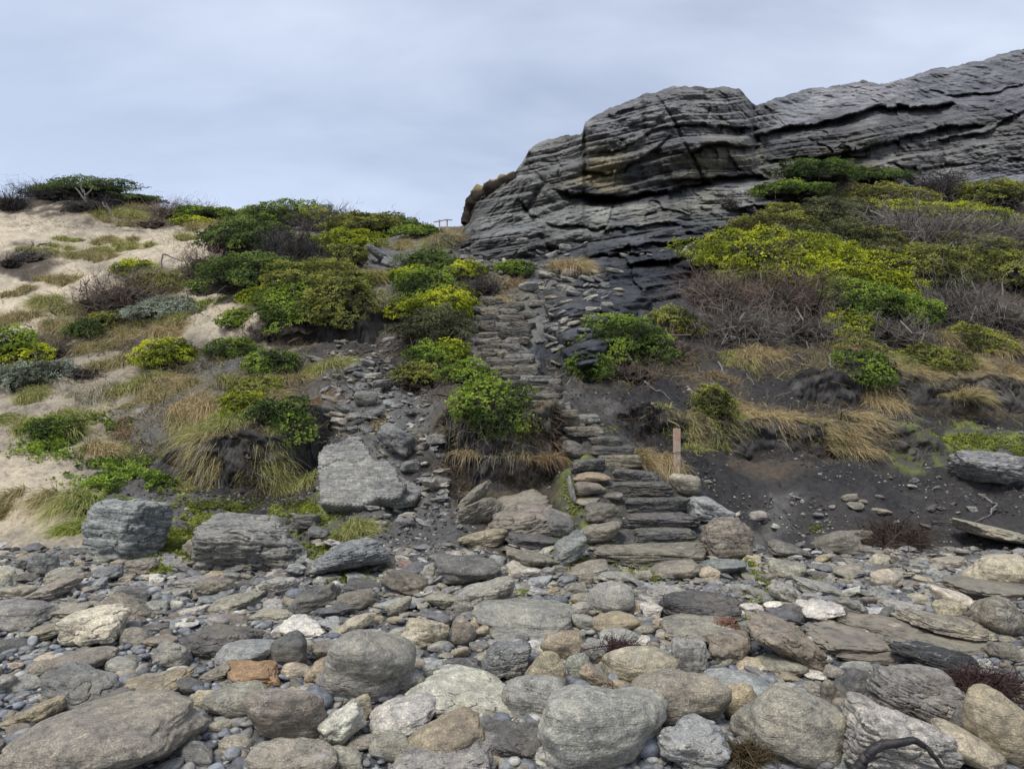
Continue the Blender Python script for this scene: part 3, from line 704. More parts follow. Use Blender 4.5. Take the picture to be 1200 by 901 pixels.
# stones seen in the photograph: px, py, w, h, tone, kind, tilt
K = [
 (123,866,194,86,'brown','r',12,'long dark brown boulder lying in grey pebbles at the bottom left corner'),
 (112,733,71,46,'cream','s',4,'cream pinkish slab with a flat eight-sided face standing in grey pebbles'),
 (20,718,80,36,'grey','r',2,None),(79,716,56,22,'olive','s',4,None),(152,714,60,27,'brown','a',-20,None),(55,691,64,30,'brown','w',4,None),
 (26,694,44,20,'olive','s',0,None),(54,661,34,28,'slate','a',0,None),(22,664,18,15,'dark','a',30,None),(74,675,44,20,'olive','a',0,None),(128,671,36,18,'slate','a',0,None),
 (166,663,38,20,'brown','a',0,None),(158,697,40,24,'dark','a',-10,None),(211,694,28,13,'olive','s',0,None),(230,682,44,18,'grey','s',0,None),(248,688,48,26,'brown','a',6,None),
 (271,708,64,28,'olive','s',6,None),(180,713,36,20,'grey','a',0,None),(226,716,30,15,'pale','s',6,None),(217,730,40,12,'pale','s',0,None),(181,735,38,10,'dark','s',4,None),(155,734,20,12,'slate','o',0,None),
 (257,749,88,42,'dark','a',2,'flat-topped charcoal rock with a mossy face beside a pale bluish boulder'),
 (287,765,82,34,'blue','r',8,'pale bluish rounded boulder leaning on the charcoal rock'),
 (337,763,48,42,'dark','r',10,None),
 (297,791,64,34,'orange','a',-6,'rusty orange blocky stone, the only orange one on the beach'),
 (280,821,72,40,'olive','r',-6,None),(338,840,92,58,'brown','r',-2,None),
 (172,806,86,34,'ochre','l',6,'ochre layered slab with a cracked face behind the long dark brown boulder'),
 (97,774,74,32,'brown','r',8,None),(98,806,84,58,'slate','s',-2,'broad flat blue-slate slab almost level with the pebbles'),
 (39,834,68,34,'ochre','r',15,None),(128,828,48,30,'dark','a',10,None),(202,768,40,28,'grey','a',0,None),(255,787,40,16,'brown','s',15,None),
 (20,757,46,22,'dark','r',0,None),(22,737,28,12,'grey','s',0,None),(60,740,60,18,'brown','s',10,None),(190,751,38,14,'brown','r',0,None),
 (230,853,27,15,'blue','o',0,'smooth dark oval cobble right of the long dark brown boulder'),
 (14,781,22,9,'tan','o',0,None),(205,822,34,18,'grey','r',0,None),(321,685,48,20,'pale','l',4,None),(322,720,52,18,'olive','s',0,None),(336,734,36,15,'pale','s',8,None),
 (330,892,80,40,'olive','r',0,None),
 (406,655,102,44,'blue','l',4,'light slate boulder with curved bedding lines below the big angular slab'),
 (546,669,80,34,'dark','r',4,None),(475,681,50,28,'brown','a',-14,None),(475,663,18,13,'red','a',0,None),(427,685,46,14,'dark','s',-8,None),(416,703,46,26,'brown','r',8,None),
 (370,698,52,34,'dark','a',8,None),(567,695,70,38,'grey','s',20,None),(520,703,42,18,'olive','s',-8,None),
 (614,727,122,52,'grey','r',0,'wide grey boulder undercut on one side and capped by a thin brown slab'),
 (615,708,84,16,'brown','s',0,'thin brown slab lying on top of the wide undercut boulder'),
 (499,740,56,36,'tan','a',-10,None),(543,740,28,36,'brown','r',-12,None),(417,730,44,25,'tan','r',8,None),(387,731,32,18,'blue','a',0,None),(355,735,54,20,'pale','a',-6,None),
 (430,780,102,80,'grey','r',-14,'big grey boulder with curving cracks across its face in front of a pebble patch'),
 (382,762,32,24,'brown','a',0,None),(371,790,28,28,'ochre','s',40,None),
 (541,813,134,52,'pale','s',-6,'big pale slab tilted down to the right in the front rocks'),
 (470,840,78,50,'pale','r',4,None),(399,847,58,48,'pale','a',22,'pale greenish upright wedge of stone with streaky sides'),
 (518,864,100,54,'ochre','r',14,None),(520,892,130,52,'grey','a',8,None),(603,870,82,52,'dark','s',-4,None),
 (625,818,74,54,'grey','r',0,None),(478,800,42,32,'grey','r',0,None),(592,772,60,44,'blue','l',6,None),(650,887,58,34,'pale','r',-4,None),
 (345,892,100,44,'olive','r',0,None),(628,760,24,20,'white','r',0,None),(545,778,46,18,'dark','l',0,None),(423,829,26,30,'tan','r',20,None),(580,753,22,9,'grey','o',0,None),
 (528,727,22,14,'dark','a',20,None),(463,726,20,9,'ochre','o',0,None),
 (715,702,52,36,'grey','r',0,'round grey boulder speckled with pale lichen below the stair foot'),
 (686,668,56,17,'brown','s',8,None),(787,669,62,26,'brown','r',3,None),
 (666,644,42,34,'blue','l',20,'bluish boulder with tilted bands beside the foot of the stairs'),
 (624,657,58,26,'brown','a',-4,None),(622,670,28,11,'pale','r',0,None),
 (823,712,94,38,'dark','l',-2,'dark blocky boulder with wavy layers above a brown ledge slab'),
 (782,693,52,18,'grey','s',-6,None),(764,716,28,22,'pale','a',6,None),(720,731,56,28,'ochre','r',10,None),(725,747,48,22,'grey','r',0,None),
 (820,738,90,24,'olive','l',2,'long brown stepped ledge slab with two layers'),
 (685,730,30,20,'grey','r',0,None),(659,757,50,34,'ochre','r',0,None),(639,792,46,56,'ochre','r',-18,'egg-shaped brownish boulder standing on end beside a greenish one'),
 (677,785,30,38,'green','r',-16,'greenish oval cobble standing on end'),(700,795,44,22,'ochre','s',-38,None),(748,780,88,42,'tan','r',4,'rough reddish-tan boulder right behind the largest grey boulder'),
 (807,771,44,44,'grey','s',-2,None),(668,816,50,26,'ochre','l',6,None),
 (785,818,122,62,'olive','r',-4,'big smooth olive boulder against the right side of the largest grey boulder'),
 (709,855,140,96,'grey','r',-4,'largest grey boulder, broad and rounded with pale scratches, in the front row'),
 (815,872,88,66,'blue','a',0,'cracked bluish-grey boulder between the largest grey boulder and the big two-toned one'),
 (696,764,38,32,'blue','a',0,None),(855,758,58,42,'brown','a',-10,None),(864,802,82,40,'blue','r',-4,None),
 (917,754,76,52,'brown','w',-24,'brown triangular boulder with its peak at the left end'),
 (915,779,58,26,'olive','r',-4,None),(867,822,44,40,'ochre','r',0,None),
 (929,850,122,82,'olive','r',-16,'big two-toned boulder, pale on top and olive below, beside the black branch'),
 (920,697,40,28,'grey','a',-35,None),(906,882,46,26,'ochre','l',-4,'small rotten-looking layered block in front of the two-toned boulder'),
 (790,754,36,10,'olive','s',0,None),(872,736,18,18,'green','a',0,None),(880,712,26,12,'pale','s',0,None),(909,710,28,11,'white','o',0,None),
 (830,672,28,18,'tan','a',0,None),(839,684,17,9,'blue','o',0,None),(873,689,18,8,'blue','o',0,None),(924,668,44,23,'olive','r',-6,None),(845,665,52,18,'slate','s',4,None),(722,676,48,14,'grey','s',-6,None),
 (958,688,56,18,'grey','s',-12,None),(1040,680,38,24,'tan','r',4,None),(993,710,44,23,'grey','l',-18,None),(961,716,48,24,'pale','a',6,None),(1112,659,38,16,'olive','s',8,None),
 (1172,670,74,36,'tan','r',-4,'large smooth buff boulder on the dark soil at the right edge'),
 (1117,701,58,26,'cream','r',-14,None),(1111,713,34,22,'tan','r',0,None),
 (1174,724,64,46,'brown','r',-6,'chunky brown boulder at the right edge above the bedrock shelf'),
 (1118,734,110,30,'tan','l',-6,'long layered grey and tan slab resting on the bedrock shelf'),
 (1064,712,62,13,'pale','l',-4,None),(1043,735,36,13,'tan','r',0,None),
 (1098,777,98,38,'black','l',-10,'black slate boulder with fine splitting layers'),
 (1068,816,114,66,'grey','l',-16,'big pale grey boulder wrapped in tilted layers behind the black branch'),
 (1044,862,122,78,'pale','l',-14,'grey boulder splashed with white patches right behind the black branch'),
 (1140,882,92,48,'tan','r',-26,'smooth tan boulder sloping down to the right in the corner'),
 (1177,855,76,88,'ochre','r',-4,'big brownish rounded boulder in the bottom right corner'),
 (1148,822,60,22,'cream','r',-6,None),(1000,806,40,44,'dark','w',0,'dark brown split stone standing upright in the rocks'),(974,814,26,34,'brown','a',10,None),(1010,783,42,20,'grey','r',0,None),
 (1165,793,44,24,'green','s',-12,'greenish squared block in the pebbles right of the black slate'),
 (1185,766,50,26,'brown','l',-4,None),(926,739,32,15,'olive','a',0,None),(951,736,28,11,'dark','o',0,None),(977,745,34,20,'dark','l',0,None),(948,755,24,18,'pale','r',0,None),
 (1127,846,28,38,'dark','r',-20,None),(1118,856,38,12,'slate','r',0,None),(971,892,46,26,'blue','r',-8,None),(951,789,34,14,'pale','r',-6,None),(977,787,24,16,'olive','r',0,None),(920,806,28,15,'grey','r',0,None),(1190,795,30,20,'slate','l',-20,None),
 (803,569,35,27,'olive','r',0,'rounded greyish boulder at the foot of the marker post'),
 (831,598,56,34,'blue','a',-14,'pale bluish leaning slab right of the stairs'),
 (851,633,58,50,'brown','l',-4,'chunky brown layered boulder right of the lowest stair slabs'),
 (923,644,46,23,'dark','a',-8,None),(1152,546,74,36,'blue','l',-6,'striped grey boulder set in the mossy bank at the right'),
 (1163,624,84,22,'olive','s',-10,'long lichened slab lying on the dark soil slope at the right'),
 (980,634,56,28,'brown','r',6,None),(1005,628,26,16,'olive','r',0,None),(888,605,19,13,'grey','r',0,None),(1028,598,32,10,'brown','s',-6,None),(995,583,17,10,'brown','r',0,None),(1003,593,19,10,'olive','r',0,None),(1030,648,22,9,'brown','s',0,None),(998,670,46,18,'olive','r',0,None),
 (152,622,88,72,'blue','l',-4,'big bluish boulder with cracked layers beside hanging grass'),
 (298,636,114,64,'grey','l',-4,'long grey layered block on the mossy ground below the left bank'),
 (362,609,34,17,'dark','s',0,None),(373,624,28,14,'slate','s',0,None),(233,645,30,22,'brown','s',-35,None),
(466,516,48,38,'slate','s',-30,None),(512,515,26,14,'slate','s',6,None),(430,467,28,18,'slate','r',-8,None),(437,485,26,11,'slate','r',0,None),
 (673,527,34,23,'dark','r',-10,'round dark layered stone stacked beside the narrow upper stairs'),(689,545,43,17,'dark','b',3,None),(693,559,45,12,'ochre','r',0,None),(691,573,38,17,'brown','r',0,None),(688,587,32,10,'brown','r',0,None),(716,581,28,9,'dark','r',0,None),(706,600,44,25,'dark','s',4,None),(703,623,52,26,'brown','r',-4,None),
 (670,574,9,34,'grey','s',14,None),(1014,606,0,0,'grey','r',0,None),
 (619,337,24,12,'blue','r',0,None),(480,305,22,14,'slate','s',30,None),(446,300,36,14,'slate','s',-30,None),(462,310,30,16,'slate','s',-25,None),(500,303,18,10,'slate','s',0,None),
]
K = [k for k in K if k[2] > 0]
LAND = [('the cream slab',112,733),('the orange stone',297,791),('the long dark brown boulder',123,862),('the charcoal rock',257,749),('the big bluish boulder',152,622),
 ('the long grey layered block',298,636),('the curved-bedding boulder',406,655),('the curving-cracked boulder',430,780),('the big pale slab',541,813),('the wide undercut boulder',614,727),
 ('the stair foot',735,655),('the round lichen-speckled boulder',715,702),('the largest grey boulder',709,852),('the dark blocky boulder',823,712),('the big two-toned boulder',929,850),('the brown triangular boulder',917,754),
 ('the black slate boulder',1098,777),('the black branch',1050,885),('the smooth buff boulder',1172,670),('the bedrock shelf',1060,750),('the marker post',793,530),('the folded bedrock',610,610),('the chunky layered boulder',851,633),
 ('the very large angular slab',425,556),('the greenish squared block',1165,793),('the dark root clump',1053,620),('the striped boulder in the bank',1152,546),('the upright greenish wedge',399,847),('the flat blue-slate slab',98,812),('the upper stairs',620,440),('the narrow middle stairs',715,560),('the track at the top',470,305)]
SHP = dict(r='rounded', a='angular', s='flat', l='layered', w='wedge-shaped', o='smooth oval', b='blocky')
TN = dict(grey='grey', dark='dark grey', blue='bluish-grey', pale='pale grey', tan='tan', brown='brown', olive='olive-grey', cream='cream', orange='orange', black='black', ochre='ochre-brown', slate='slate-grey', green='greenish', white='whitish', red='reddish')
def where(px, py, skip=()):
    best = sorted(LAND, key=lambda L: math.hypot(L[1]-px, (L[2]-py)*1.6))
    best = [b for b in best if b[0] not in skip]
    n_, lx, ly = best[0]; dx, dy = px-lx, (py-ly)*1.6
    far_ = math.hypot(dx, dy) > 60
    if abs(dx) > abs(dy): r_ = 'left of' if dx < 0 else 'right of'
    else: r_ = 'behind' if dy < 0 else 'in front of'
    if abs(dx) > .5*abs(dy) and abs(dy) > .5*abs(dx):
        r_ = ('behind and ' if dy < 0 else 'in front and ')+('left of' if dx < 0 else 'right of')
    return ('well ' if far_ else 'just ')+r_+' '+n_, n_
USED = {}
def auto_label(px, py, w, tone, kind, noun):
    size = 'big' if w > 80 else 'mid-sized' if w > 45 else 'small' if w > 22 else 'tiny'
    wh, n_ = where(px, py)
    lab = f'{size} {TN[tone]} {SHP[kind]} {noun} {wh}'
    if lab in USED:
        for dsc in ('thinner', 'paler', 'narrower', 'flatter'): pass
        wh2, _ = where(px, py, (n_,)); lab2 = f'{size} {TN[tone]} {noun} {wh2}'
        lab = lab2 if lab2 not in USED else None
    if lab: USED[lab] = 1
    return lab
seq = 0
for (px, py, w_, h_, tn, kd, tl, lb) in K:
    noun = 'boulder' if w_ > 60 else 'rock' if w_ > 26 else 'stone'
    if lb is None: lb = auto_label(px, py, w_, tn, kd, noun) or f'{TN[tn]} {SHP[kd]} {noun}, second of its look, {where(px,py)[0]}'
    nm = 'boulder' if w_ > 60 else 'slab' if kd == 's' and w_ > 30 else 'rock'
    rock(px, py, w_, h_, tn, kd, tl, lb, cat=nm, name=nm, sink=.35 if py in (708,) else .74)

# ------------------------------------------------------------------ the stone stairs: every slab its own thing
ST = [(763,649,133,27,'brown',2),(779,628,88,21,'dark',0),(772,609,102,18,'dark',0),(767,592,80,20,'dark',0),(747,572,82,17,'dark',0),(743,557,58,17,'dark',-3),(724,541,52,16,'brown',-2),(716,529,54,13,'dark',0),
 (709,517,40,10,'dark',2),(684,505,48,9,'brown',0),(668,515,42,13,'dark',4),(671,495,36,9,'brown',0),(688,491,29,9,'blue',0),(661,477,18,11,'grey',0),(657,485,38,8,'brown',0),(631,473,50,9,'brown',0),
 (633,466,52,8,'dark',0),(628,458,44,8,'brown',0),(641,450,34,10,'grey',0),(612,451,58,8,'dark',0),(604,444,42,8,'dark',0),(590,435,50,8,'brown',0),(617,435,28,11,'olive',0),(598,426,46,8,'dark',0),(622,426,24,7,'grey',0),
 (588,416,18,11,'olive',0),(606,418,30,8,'dark',0),(570,418,24,8,'brown',0),(597,408,26,8,'grey',0),(574,409,28,7,'dark',0),(577,395,31,9,'ochre',0),(573,402,32,7,'brown',0),(603,390,36,8,'dark',0),(606,400,30,7,'brown',0),
 (582,382,38,7,'grey',0),(613,383,28,8,'dark',0),(571,375,30,7,'dark',0),(599,374,32,7,'brown',0),(563,387,22,6,'dark',0),(590,366,34,7,'grey',0),(620,370,24,6,'grey',0),(567,364,26,6,'slate',0),(597,358,32,6,'slate',0),(575,352,26,6,'grey',0),(607,349,28,6,'grey',0),(631,356,24,6,'grey',0)]
SX = np.random.default_rng(77)
for py in np.arange(356, 470, 6.2):
    xm = np.interp(py, [350, 380, 400, 430, 450, 470], [592, 592, 592, 600, 616, 634])
    for dx in (-17, 12):
        ST.append((xm+dx+SX.normal(0, 6), py+SX.normal(0, 1.8), SX.uniform(17, 40), SX.uniform(6, 9), ['dark','brown','grey','dark'][SX.integers(4)], SX.normal(0, 5)))
ORD = lambda n_: f"{n_}{'th' if 10 <= n_ % 100 <= 20 else {1:'st',2:'nd',3:'rd'}.get(n_ % 10, 'th')}"
ST = [ST[0]]+sorted(ST[1:], key=lambda q: -q[1])
for k, (px, py, w_, h_, tn, tl) in enumerate(ST):
    lb = {0: 'lowest and longest slab of the stone stairs, smooth brown with a curved top'}.get(k, f"{TN[tn]} slab of the stone stairs, {ORD(k+1)} counting up from the beach")
    rock(px, py, w_*(1 if k < 12 else 1.06), h_+3, tn, 'b', tl, lb, cat='stair slab', name='stair_slab', group='slabs of the stone stairs', depth=.9 if w_ < 60 else .5, sink=.45, layer=.5, tint=1.05 if k < 12 else .85, sub=5 if w_ > 60 else 4)

# the very large angular slab leaning on the slope, with a thinner sheet at its foot
from mathutils.geometry import delaunay_2d_cdt
from mathutils import Vector as _V
def leaning_slab(name, outline, thick, lean, colr, label=None, parent=None, lift=0.):
    ys = max(p[1] for p in outline); xm = sum(p[0] for p in outline)/len(outline)
    b = hit(xm, ys-3); Y0 = b[1]-lift
    up = np.array([0, math.cos(lean), math.sin(lean)])      # up-slope direction in the slab's plane
    nrm = np.array([0, -math.sin(lean), math.cos(lean)])
    def onplane(px, py):
        d = np.array([(px-CX)/F, 1., (CY-py)/F]); o_ = np.array([0, 0, EYE]); p_ = np.array([b[0], Y0, b[2]])
        t = np.dot(p_-o_, nrm)/np.dot(d, nrm); return o_+t*d
    O = np.array([onplane(*p) for p in outline]); c0 = O.mean(0)
    U = np.stack([(O-c0)@np.array([1, 0, 0]), (O-c0)@up], -1)
    # jitter outline
    E_ = []
    for i in range(len(U)):
        a_, b2 = U[i], U[(i+1) % len(U)]; m = max(2, int(np.linalg.norm(b2-a_)/.02))
        for t in np.linspace(0, 1, m, endpoint=False):
            q_ = a_*(1-t)+b2*t; E_.append(q_+.012*fbm(np.array([[q_[0]*9, q_[1]*9, 1.], [q_[0]*9, q_[1]*9, 8.]]), 3))
    E_ = np.array(E_); lo, hi = E_.min(0), E_.max(0)
    gx_, gy_2 = np.meshgrid(np.arange(lo[0], hi[0], .014), np.arange(lo[1], hi[1], .014)); G_ = np.stack([gx_.ravel(), gy_2.ravel()], -1)
    ne = len(E_)
    res = delaunay_2d_cdt([_V(p) for p in np.concatenate([E_, G_])], [(i, (i+1) % ne) for i in range(ne)], [list(range(ne))], 1, 1e-5)
    v2 = np.array([tuple(v) for v in res[0]]); f2 = np.array([f for f in res[2] if len(f) == 3])
    # distance to the rim
    dist = np.min(np.linalg.norm(v2[:, None]-E_[None, ::2], axis=-1), axis=1)
    s3 = stack(v2[:, 0], v2[:, 1], 0.)
    hgt = .014*fbm(s3*2.2, 4)+.004*fbm(s3*14, 4)
    q_ = v2[:, 0]*1.1+v2[:, 1]*2.6+.5*fbm(s3*2.2, 3); k_ = np.floor(q_)
    hgt += .03*hsh(k_, 3)
    hgt -= .02*np.exp(-(fbm(s3*1.1+7, 2)/.012)**2)
    hgt -= .03*(1-sstep(0, .02, dist))
    top = np.stack([v2[:, 0], v2[:, 1], hgt+thick/2], -1); bot_ = np.stack([v2[:, 0]*.96, v2[:, 1]*.96, hgt*.3-thick/2], -1)
    # rim
    from collections import Counter
    ec = Counter()
    for t_ in f2:
        for i in range(3): ec[tuple(sorted((int(t_[i]), int(t_[(i+1) % 3]))))] += 1
    rim = [(int(t_[i]), int(t_[(i+1) % 3])) for t_ in f2 for i in range(3) if ec[tuple(sorted((int(t_[i]), int(t_[(i+1) % 3]))))] == 1]
    n2_ = len(v2); side = []
    for a_, b2 in rim: side += [(a_, a_+n2_, b2+n2_), (a_, b2+n2_, b2)]
    allv = np.concatenate([top, bot_]); W3 = allv[:, :1]*np.array([[1, 0, 0]])+allv[:, 1:2]*up[None]+allv[:, 2:3]*nrm[None]
    Fc = np.concatenate([f2, f2[:, ::-1]+n2_, np.array(side)])
    o = mk(name, W3, Fc, M_LAY, loc=c0+nrm*thick*.2, smooth=False); o.color = (*colr, 1)
    return o
o = leaning_slab('slab', [(375,540),(384,530),(398,527),(413,520),(428,526),(436,538),(441,548),(455,547),(466,556),(470,571),(478,574),(470,590),(446,592),(430,599),(400,600),(377,598)], .16, R(50), (.33,.325,.30))
tag(o, 'very large flat angular slab leaning on the slope above the beach', 'slab'); PLACED.append((425,560,110,80))
o = leaning_slab('slab', [(438,573),(452,566),(470,563),(484,571),(500,577),(492,584),(486,592),(462,595),(448,590)], .08, R(40), (.31,.305,.28), lift=.16)
tag(o, 'ragged thin sheet of slate at the right foot of the very large angular slab', 'slab')

# bedrock: the folded outcrop and the shelf
def slab_stack(name, layers, label, cat):
    """several bedded layers of one outcrop, joined into one mesh"""
    Vs, Fs, Cs, off = [], [], [], 0
    for (px, py, w_, h_, tn, tl, kd) in layers:
        o = rock(px, py, w_, h_, tn, kd, tl, None, name='tmp', depth=.7, sink=.30, layer=.9, sub=5)
        me = o.data; v_ = np.empty(len(me.vertices)*3); me.vertices.foreach_get('co', v_); v_ = v_.reshape(-1, 3)+np.array(o.location)
        f_ = np.array([p_.vertices[:] for p_ in me.polygons])
        Vs.append(v_); Fs.append(f_+off); off += len(v_); Cs.append(np.tile(np.array(o.color[:3]), (len(v_), 1)))
        bpy.data.objects.remove(o); bpy.data.meshes.remove(me)
    Vc = np.concatenate(Vs); c0 = Vc.mean(0)
    o = mk(name, Vc-c0, np.concatenate(Fs), M_BEDROCK, colr=np.concatenate(Cs), loc=c0)
    tag(o, label, cat); return o
slab_stack('folded_bedrock', [(565,600,66,36,'brown',16,'l'),(600,592,90,34,'brown',8,'l'),(640,604,76,30,'brown',-8,'l'),(567,633,62,28,'ochre',10,'l'),(612,618,96,38,'brown',4,'l'),(655,618,44,30,'dark',-22,'l'),(625,632,70,24,'dark',-4,'l'),(552,585,44,24,'brown',32,'l')],
   'brown bedrock outcrop with folded layers below the peat mound', 'bedrock outcrop')
slab_stack('bedrock_shelf', [(1010,752,130,34,'brown',-2,'s'),(1110,756,180,30,'brown',-4,'s'),(1040,733,110,20,'brown',-2,'s'),(1160,690,120,26,'brown',-4,'s'),(1050,770,150,16,'brown',-3,'s')],
   'low flat brown bedrock shelf under the slabs at the right', 'bedrock shelf')

# ------------------------------------------------------------------ medium cobbles between the boulders, each its own thing
def clear(px, py, w, h, pad=.5):
    for (x, y, w2, h2) in PLACED:
        if abs(px-x) < (w*.5+w2*.5)*pad*1. and abs(py-y) < (h*.5+h2*.5)*pad: return False
    return True
g = np.random.default_rng(21)
NC = 0; tries = 0
tones = ['grey','grey','olive','tan','dark','olive','brown','pale','ochre','blue','olive']
while NC < 298 and tries < 60000:
    tries += 1
    py = 652+(g.random()**.8)*245; px = g.uniform(-30, 1230)
    if px < 330 and py > 735 and g.random() < .93: continue
    sc = .35+1.15*(py-640)/260
    w_ = g.uniform(22, 60)*sc*(.7+.5*g.random()); h_ = w_*g.uniform(.42, .74)
    if w_ < 12 or not clear(px, py, w_, h_, .66): continue
    tn = tones[g.integers(len(tones))]; kd = 'rrraoor'[g.integers(7)]
    if py < 700: kd = 'asslar'[g.integers(6)]
    zone = ('pebbly left front' if px < 350 and py > 740 else 'left of the beach below the sand slope' if px < 350 else 'front rocks' if py > 780 else 'foot of the stairs' if 560 < px < 900 and py < 720 else 'right of the beach' if px > 900 else 'middle of the beach')
    lb = {'pebbly left front': 'lying in the grey pebbles at the front left', 'left of the beach below the sand slope': 'in the rubble at the left below the sandy slope', 'front rocks': 'wedged between the front row of boulders',
          'foot of the stairs': 'in the flat rubble around the stair foot', 'right of the beach': 'in the rubble at the right below the dark slope', 'middle of the beach': 'in the middle of the rocky beach'}[zone]
    o = rock(px, py, w_, h_, tn, kd, g.uniform(-14, 14), None, name='cobble', sink=.55)
    tag(o, f'small {TN[tn]} {SHP[kd]} cobble {lb}', 'cobble', f'{TN[tn]} {SHP[kd]} cobbles {lb}')
    NC += 1
# loose stones on the scree, path and slope
SL = []
def scatter_stones(n_, poly, wr, tn, lb, cat='stone'):
    k = 0; tr = 0
    while k < n_ and tr < n_*40:
        tr += 1
        i = g.integers(len(poly)); px = poly[i][0]+g.normal(0, poly[i][2]); py = poly[i][1]+g.normal(0, poly[i][3])
        w_ = g.uniform(*wr); h_ = w_*g.uniform(.3, .6)
        if not clear(px, py, w_, h_, .6): continue
        t_ = tn[g.integers(len(tn))]; kd = 'sal'[g.integers(3)]
        o = rock(px, py, w_, h_, t_, kd, g.uniform(-22, 22), None, name='loose_stone', sink=.5, sub=3)
        tag(o, f'{TN[t_]} {SHP[kd]} loose stone {lb}', cat, f'{TN[t_]} {SHP[kd]} loose stones {lb}'); k += 1
scatter_stones(60, [(652,378,12,10),(662,350,20,12),(690,335,26,10),(650,408,6,12),(655,335,26,8),(700,345,16,8)], (8, 22), ['slate','grey','grey','olive','slate'], 'on the scree beside the upper stairs')
scatter_stones(55, [(415,430,14,14),(425,470,16,14),(408,500,10,14),(440,440,14,20),(395,470,8,16),(480,540,24,14),(455,600,20,10)], (9, 26), ['slate','grey','slate','dark'], 'in the rubble gully above the big angular slab')
scatter_stones(30, [(600,300,40,8),(680,300,40,10),(640,310,40,10),(760,300,30,8)], (6, 16), ['slate','grey','pale'], 'at the foot of the layered cliff')
scatter_stones(34, [(900,600,50,24),(1000,600,70,24),(950,650,50,10),(1080,600,70,20)], (5, 14), ['grey','brown','slate','dark','pale'], 'on the dark soil slope at the right')

# ------------------------------------------------------------------ pebbles and gravel (nobody could count them)
def pebble_mass(name, n_, Yr, size, label, flat=.45, sub=1, angular=False, xmask=None, cols=None):
    d, f = ICO[sub]
    Yp = np.exp(g.uniform(math.log(Yr[0]), math.log(Yr[1]), n_*2)); a = g.uniform(-1.08, 1.08, n_*2)
    if xmask is not None:
        keep = xmask(a*F+CX, CY-(gz(a*Yp, Yp)-EYE)/Yp*F, Yp, a*Yp); Yp = Yp[keep]; a = a[keep]
    Yp = Yp[:n_]; a = a[:n_]; n_ = len(Yp)
    x = a*Yp
    s_ = np.exp(g.normal(math.log(size), .38, n_))
    sx = s_*g.uniform(.85, 1.25, n_); sy = s_*g.uniform(.6, .95, n_); szz = s_*g.uniform(flat*.6, flat*1.3, n_)
    yaw = g.uniform(0, np.pi, n_); tl = g.normal(0, .22, n_)
    P = np.broadcast_to(d, (n_,)+d.shape).copy()
    if angular: P *= (1+.22*np.sign(np.sin(P*7+yaw[:, None, None]*3)).mean(-1, keepdims=True))*1.; P += g.normal(0, .12, P.shape)
    else: P += g.normal(0, .03, P.shape)
    P *= np.stack([sx, sy, szz], -1)[:, None]/2
    z = P[..., 2]+P[..., 0]*np.sin(tl)[:, None]; 
    X = P[..., 0]*np.cos(yaw)[:, None]-P[..., 1]*np.sin(yaw)[:, None]; Y2 = P[..., 0]*np.sin(yaw)[:, None]+P[..., 1]*np.cos(yaw)[:, None]
    lift = g.uniform(-.25, .75, n_)*szz
    V = np.stack([X+x[:, None], Y2+Yp[:, None], z+(gz(x, Yp)+lift)[:, None]], -1)
    cols = cols or [(.13,.142,.16),(.10,.11,.128),(.17,.18,.19),(.085,.09,.10),(.14,.14,.135),(.21,.215,.21),(.17,.155,.125),(.11,.12,.135)]
    c = np.array(cols)[g.integers(len(cols), size=n_)]*1.45*np.array([1.04, 1., .95])*(1+g.normal(0, .2, (n_, 1)))
    c = np.where(g.random((n_, 1)) < .02, np.array([[.42, .40, .36]]), c)
    Cc = np.repeat(np.clip(c, .02, 1), len(d), axis=0)
    o = mk(name, V.reshape(-1, 3), (f[None]+(np.arange(n_)*len(d))[:, None, None]).reshape(-1, 3), M_PEB, colr=Cc, smooth=not angular)
    tag(o, label, name, kind='stuff')
nm_ = lambda px, py, Yp, x: (py > 640)
left = lambda px, py, Yp, x: (perlin(stack(x*.9, Yp*.9, 2.)) > -.25) | (px < 380)
pebble_mass('pebbles', 32000, (2.6, 5.6), .043, 'smooth blue-grey pebbles packed between the boulders of the beach', xmask=left)
pebble_mass('gravel', 18000, (2.6, 6.8), .026, 'fine grey gravel filling the gaps between stones', flat=.5)
flatc = [(.13,.135,.135),(.17,.17,.16),(.10,.10,.105),(.19,.18,.15),(.15,.14,.12)]
pebble_mass('flat_rubble', 6400, (4.8, 7.4), .075, 'flat broken slate pieces below the slope', flat=.28, sub=1, angular=True, xmask=nm_, cols=flatc)
def scree_mask(px, py, Yp, x):
    a = perlin(stack(x*1.2, Yp*1.2, 5.)) > -.1
    return ((px > 632) & (px < 720) & (py < 430) & (py > 290) & a) | ((px > 380) & (px < 500) & (py > 400) & (py < 520)) | ((px > 540) & (px < 800) & (py < 330)) | ((px > 440) & (px < 520) & (py > 500) & (py < 640) & a)
pebble_mass('scree', 9000, (7, 21), .085, 'broken dark slate scree on the gullies and under the cliff', flat=.4, angular=True, xmask=scree_mask, cols=flatc)
def soilm(px, py, Yp, x): return (perlin(stack(x*1.1, Yp*1.1, 8.)) > .0) & ((px > 640) & (py > 430) & (py < 660)) | ((px > 380) & (px < 560) & (py > 480) & (py < 660)) | ((px > 150) & (px < 400) & (py > 560))
pebble_mass('soil_crumbs', 9000, (6.6, 12), .024, 'crumbs of peat and grit on the dark slope', flat=.7, angular=True, xmask=soilm, cols=[(.05,.047,.045),(.035,.033,.03),(.08,.075,.07),(.15,.15,.145)])
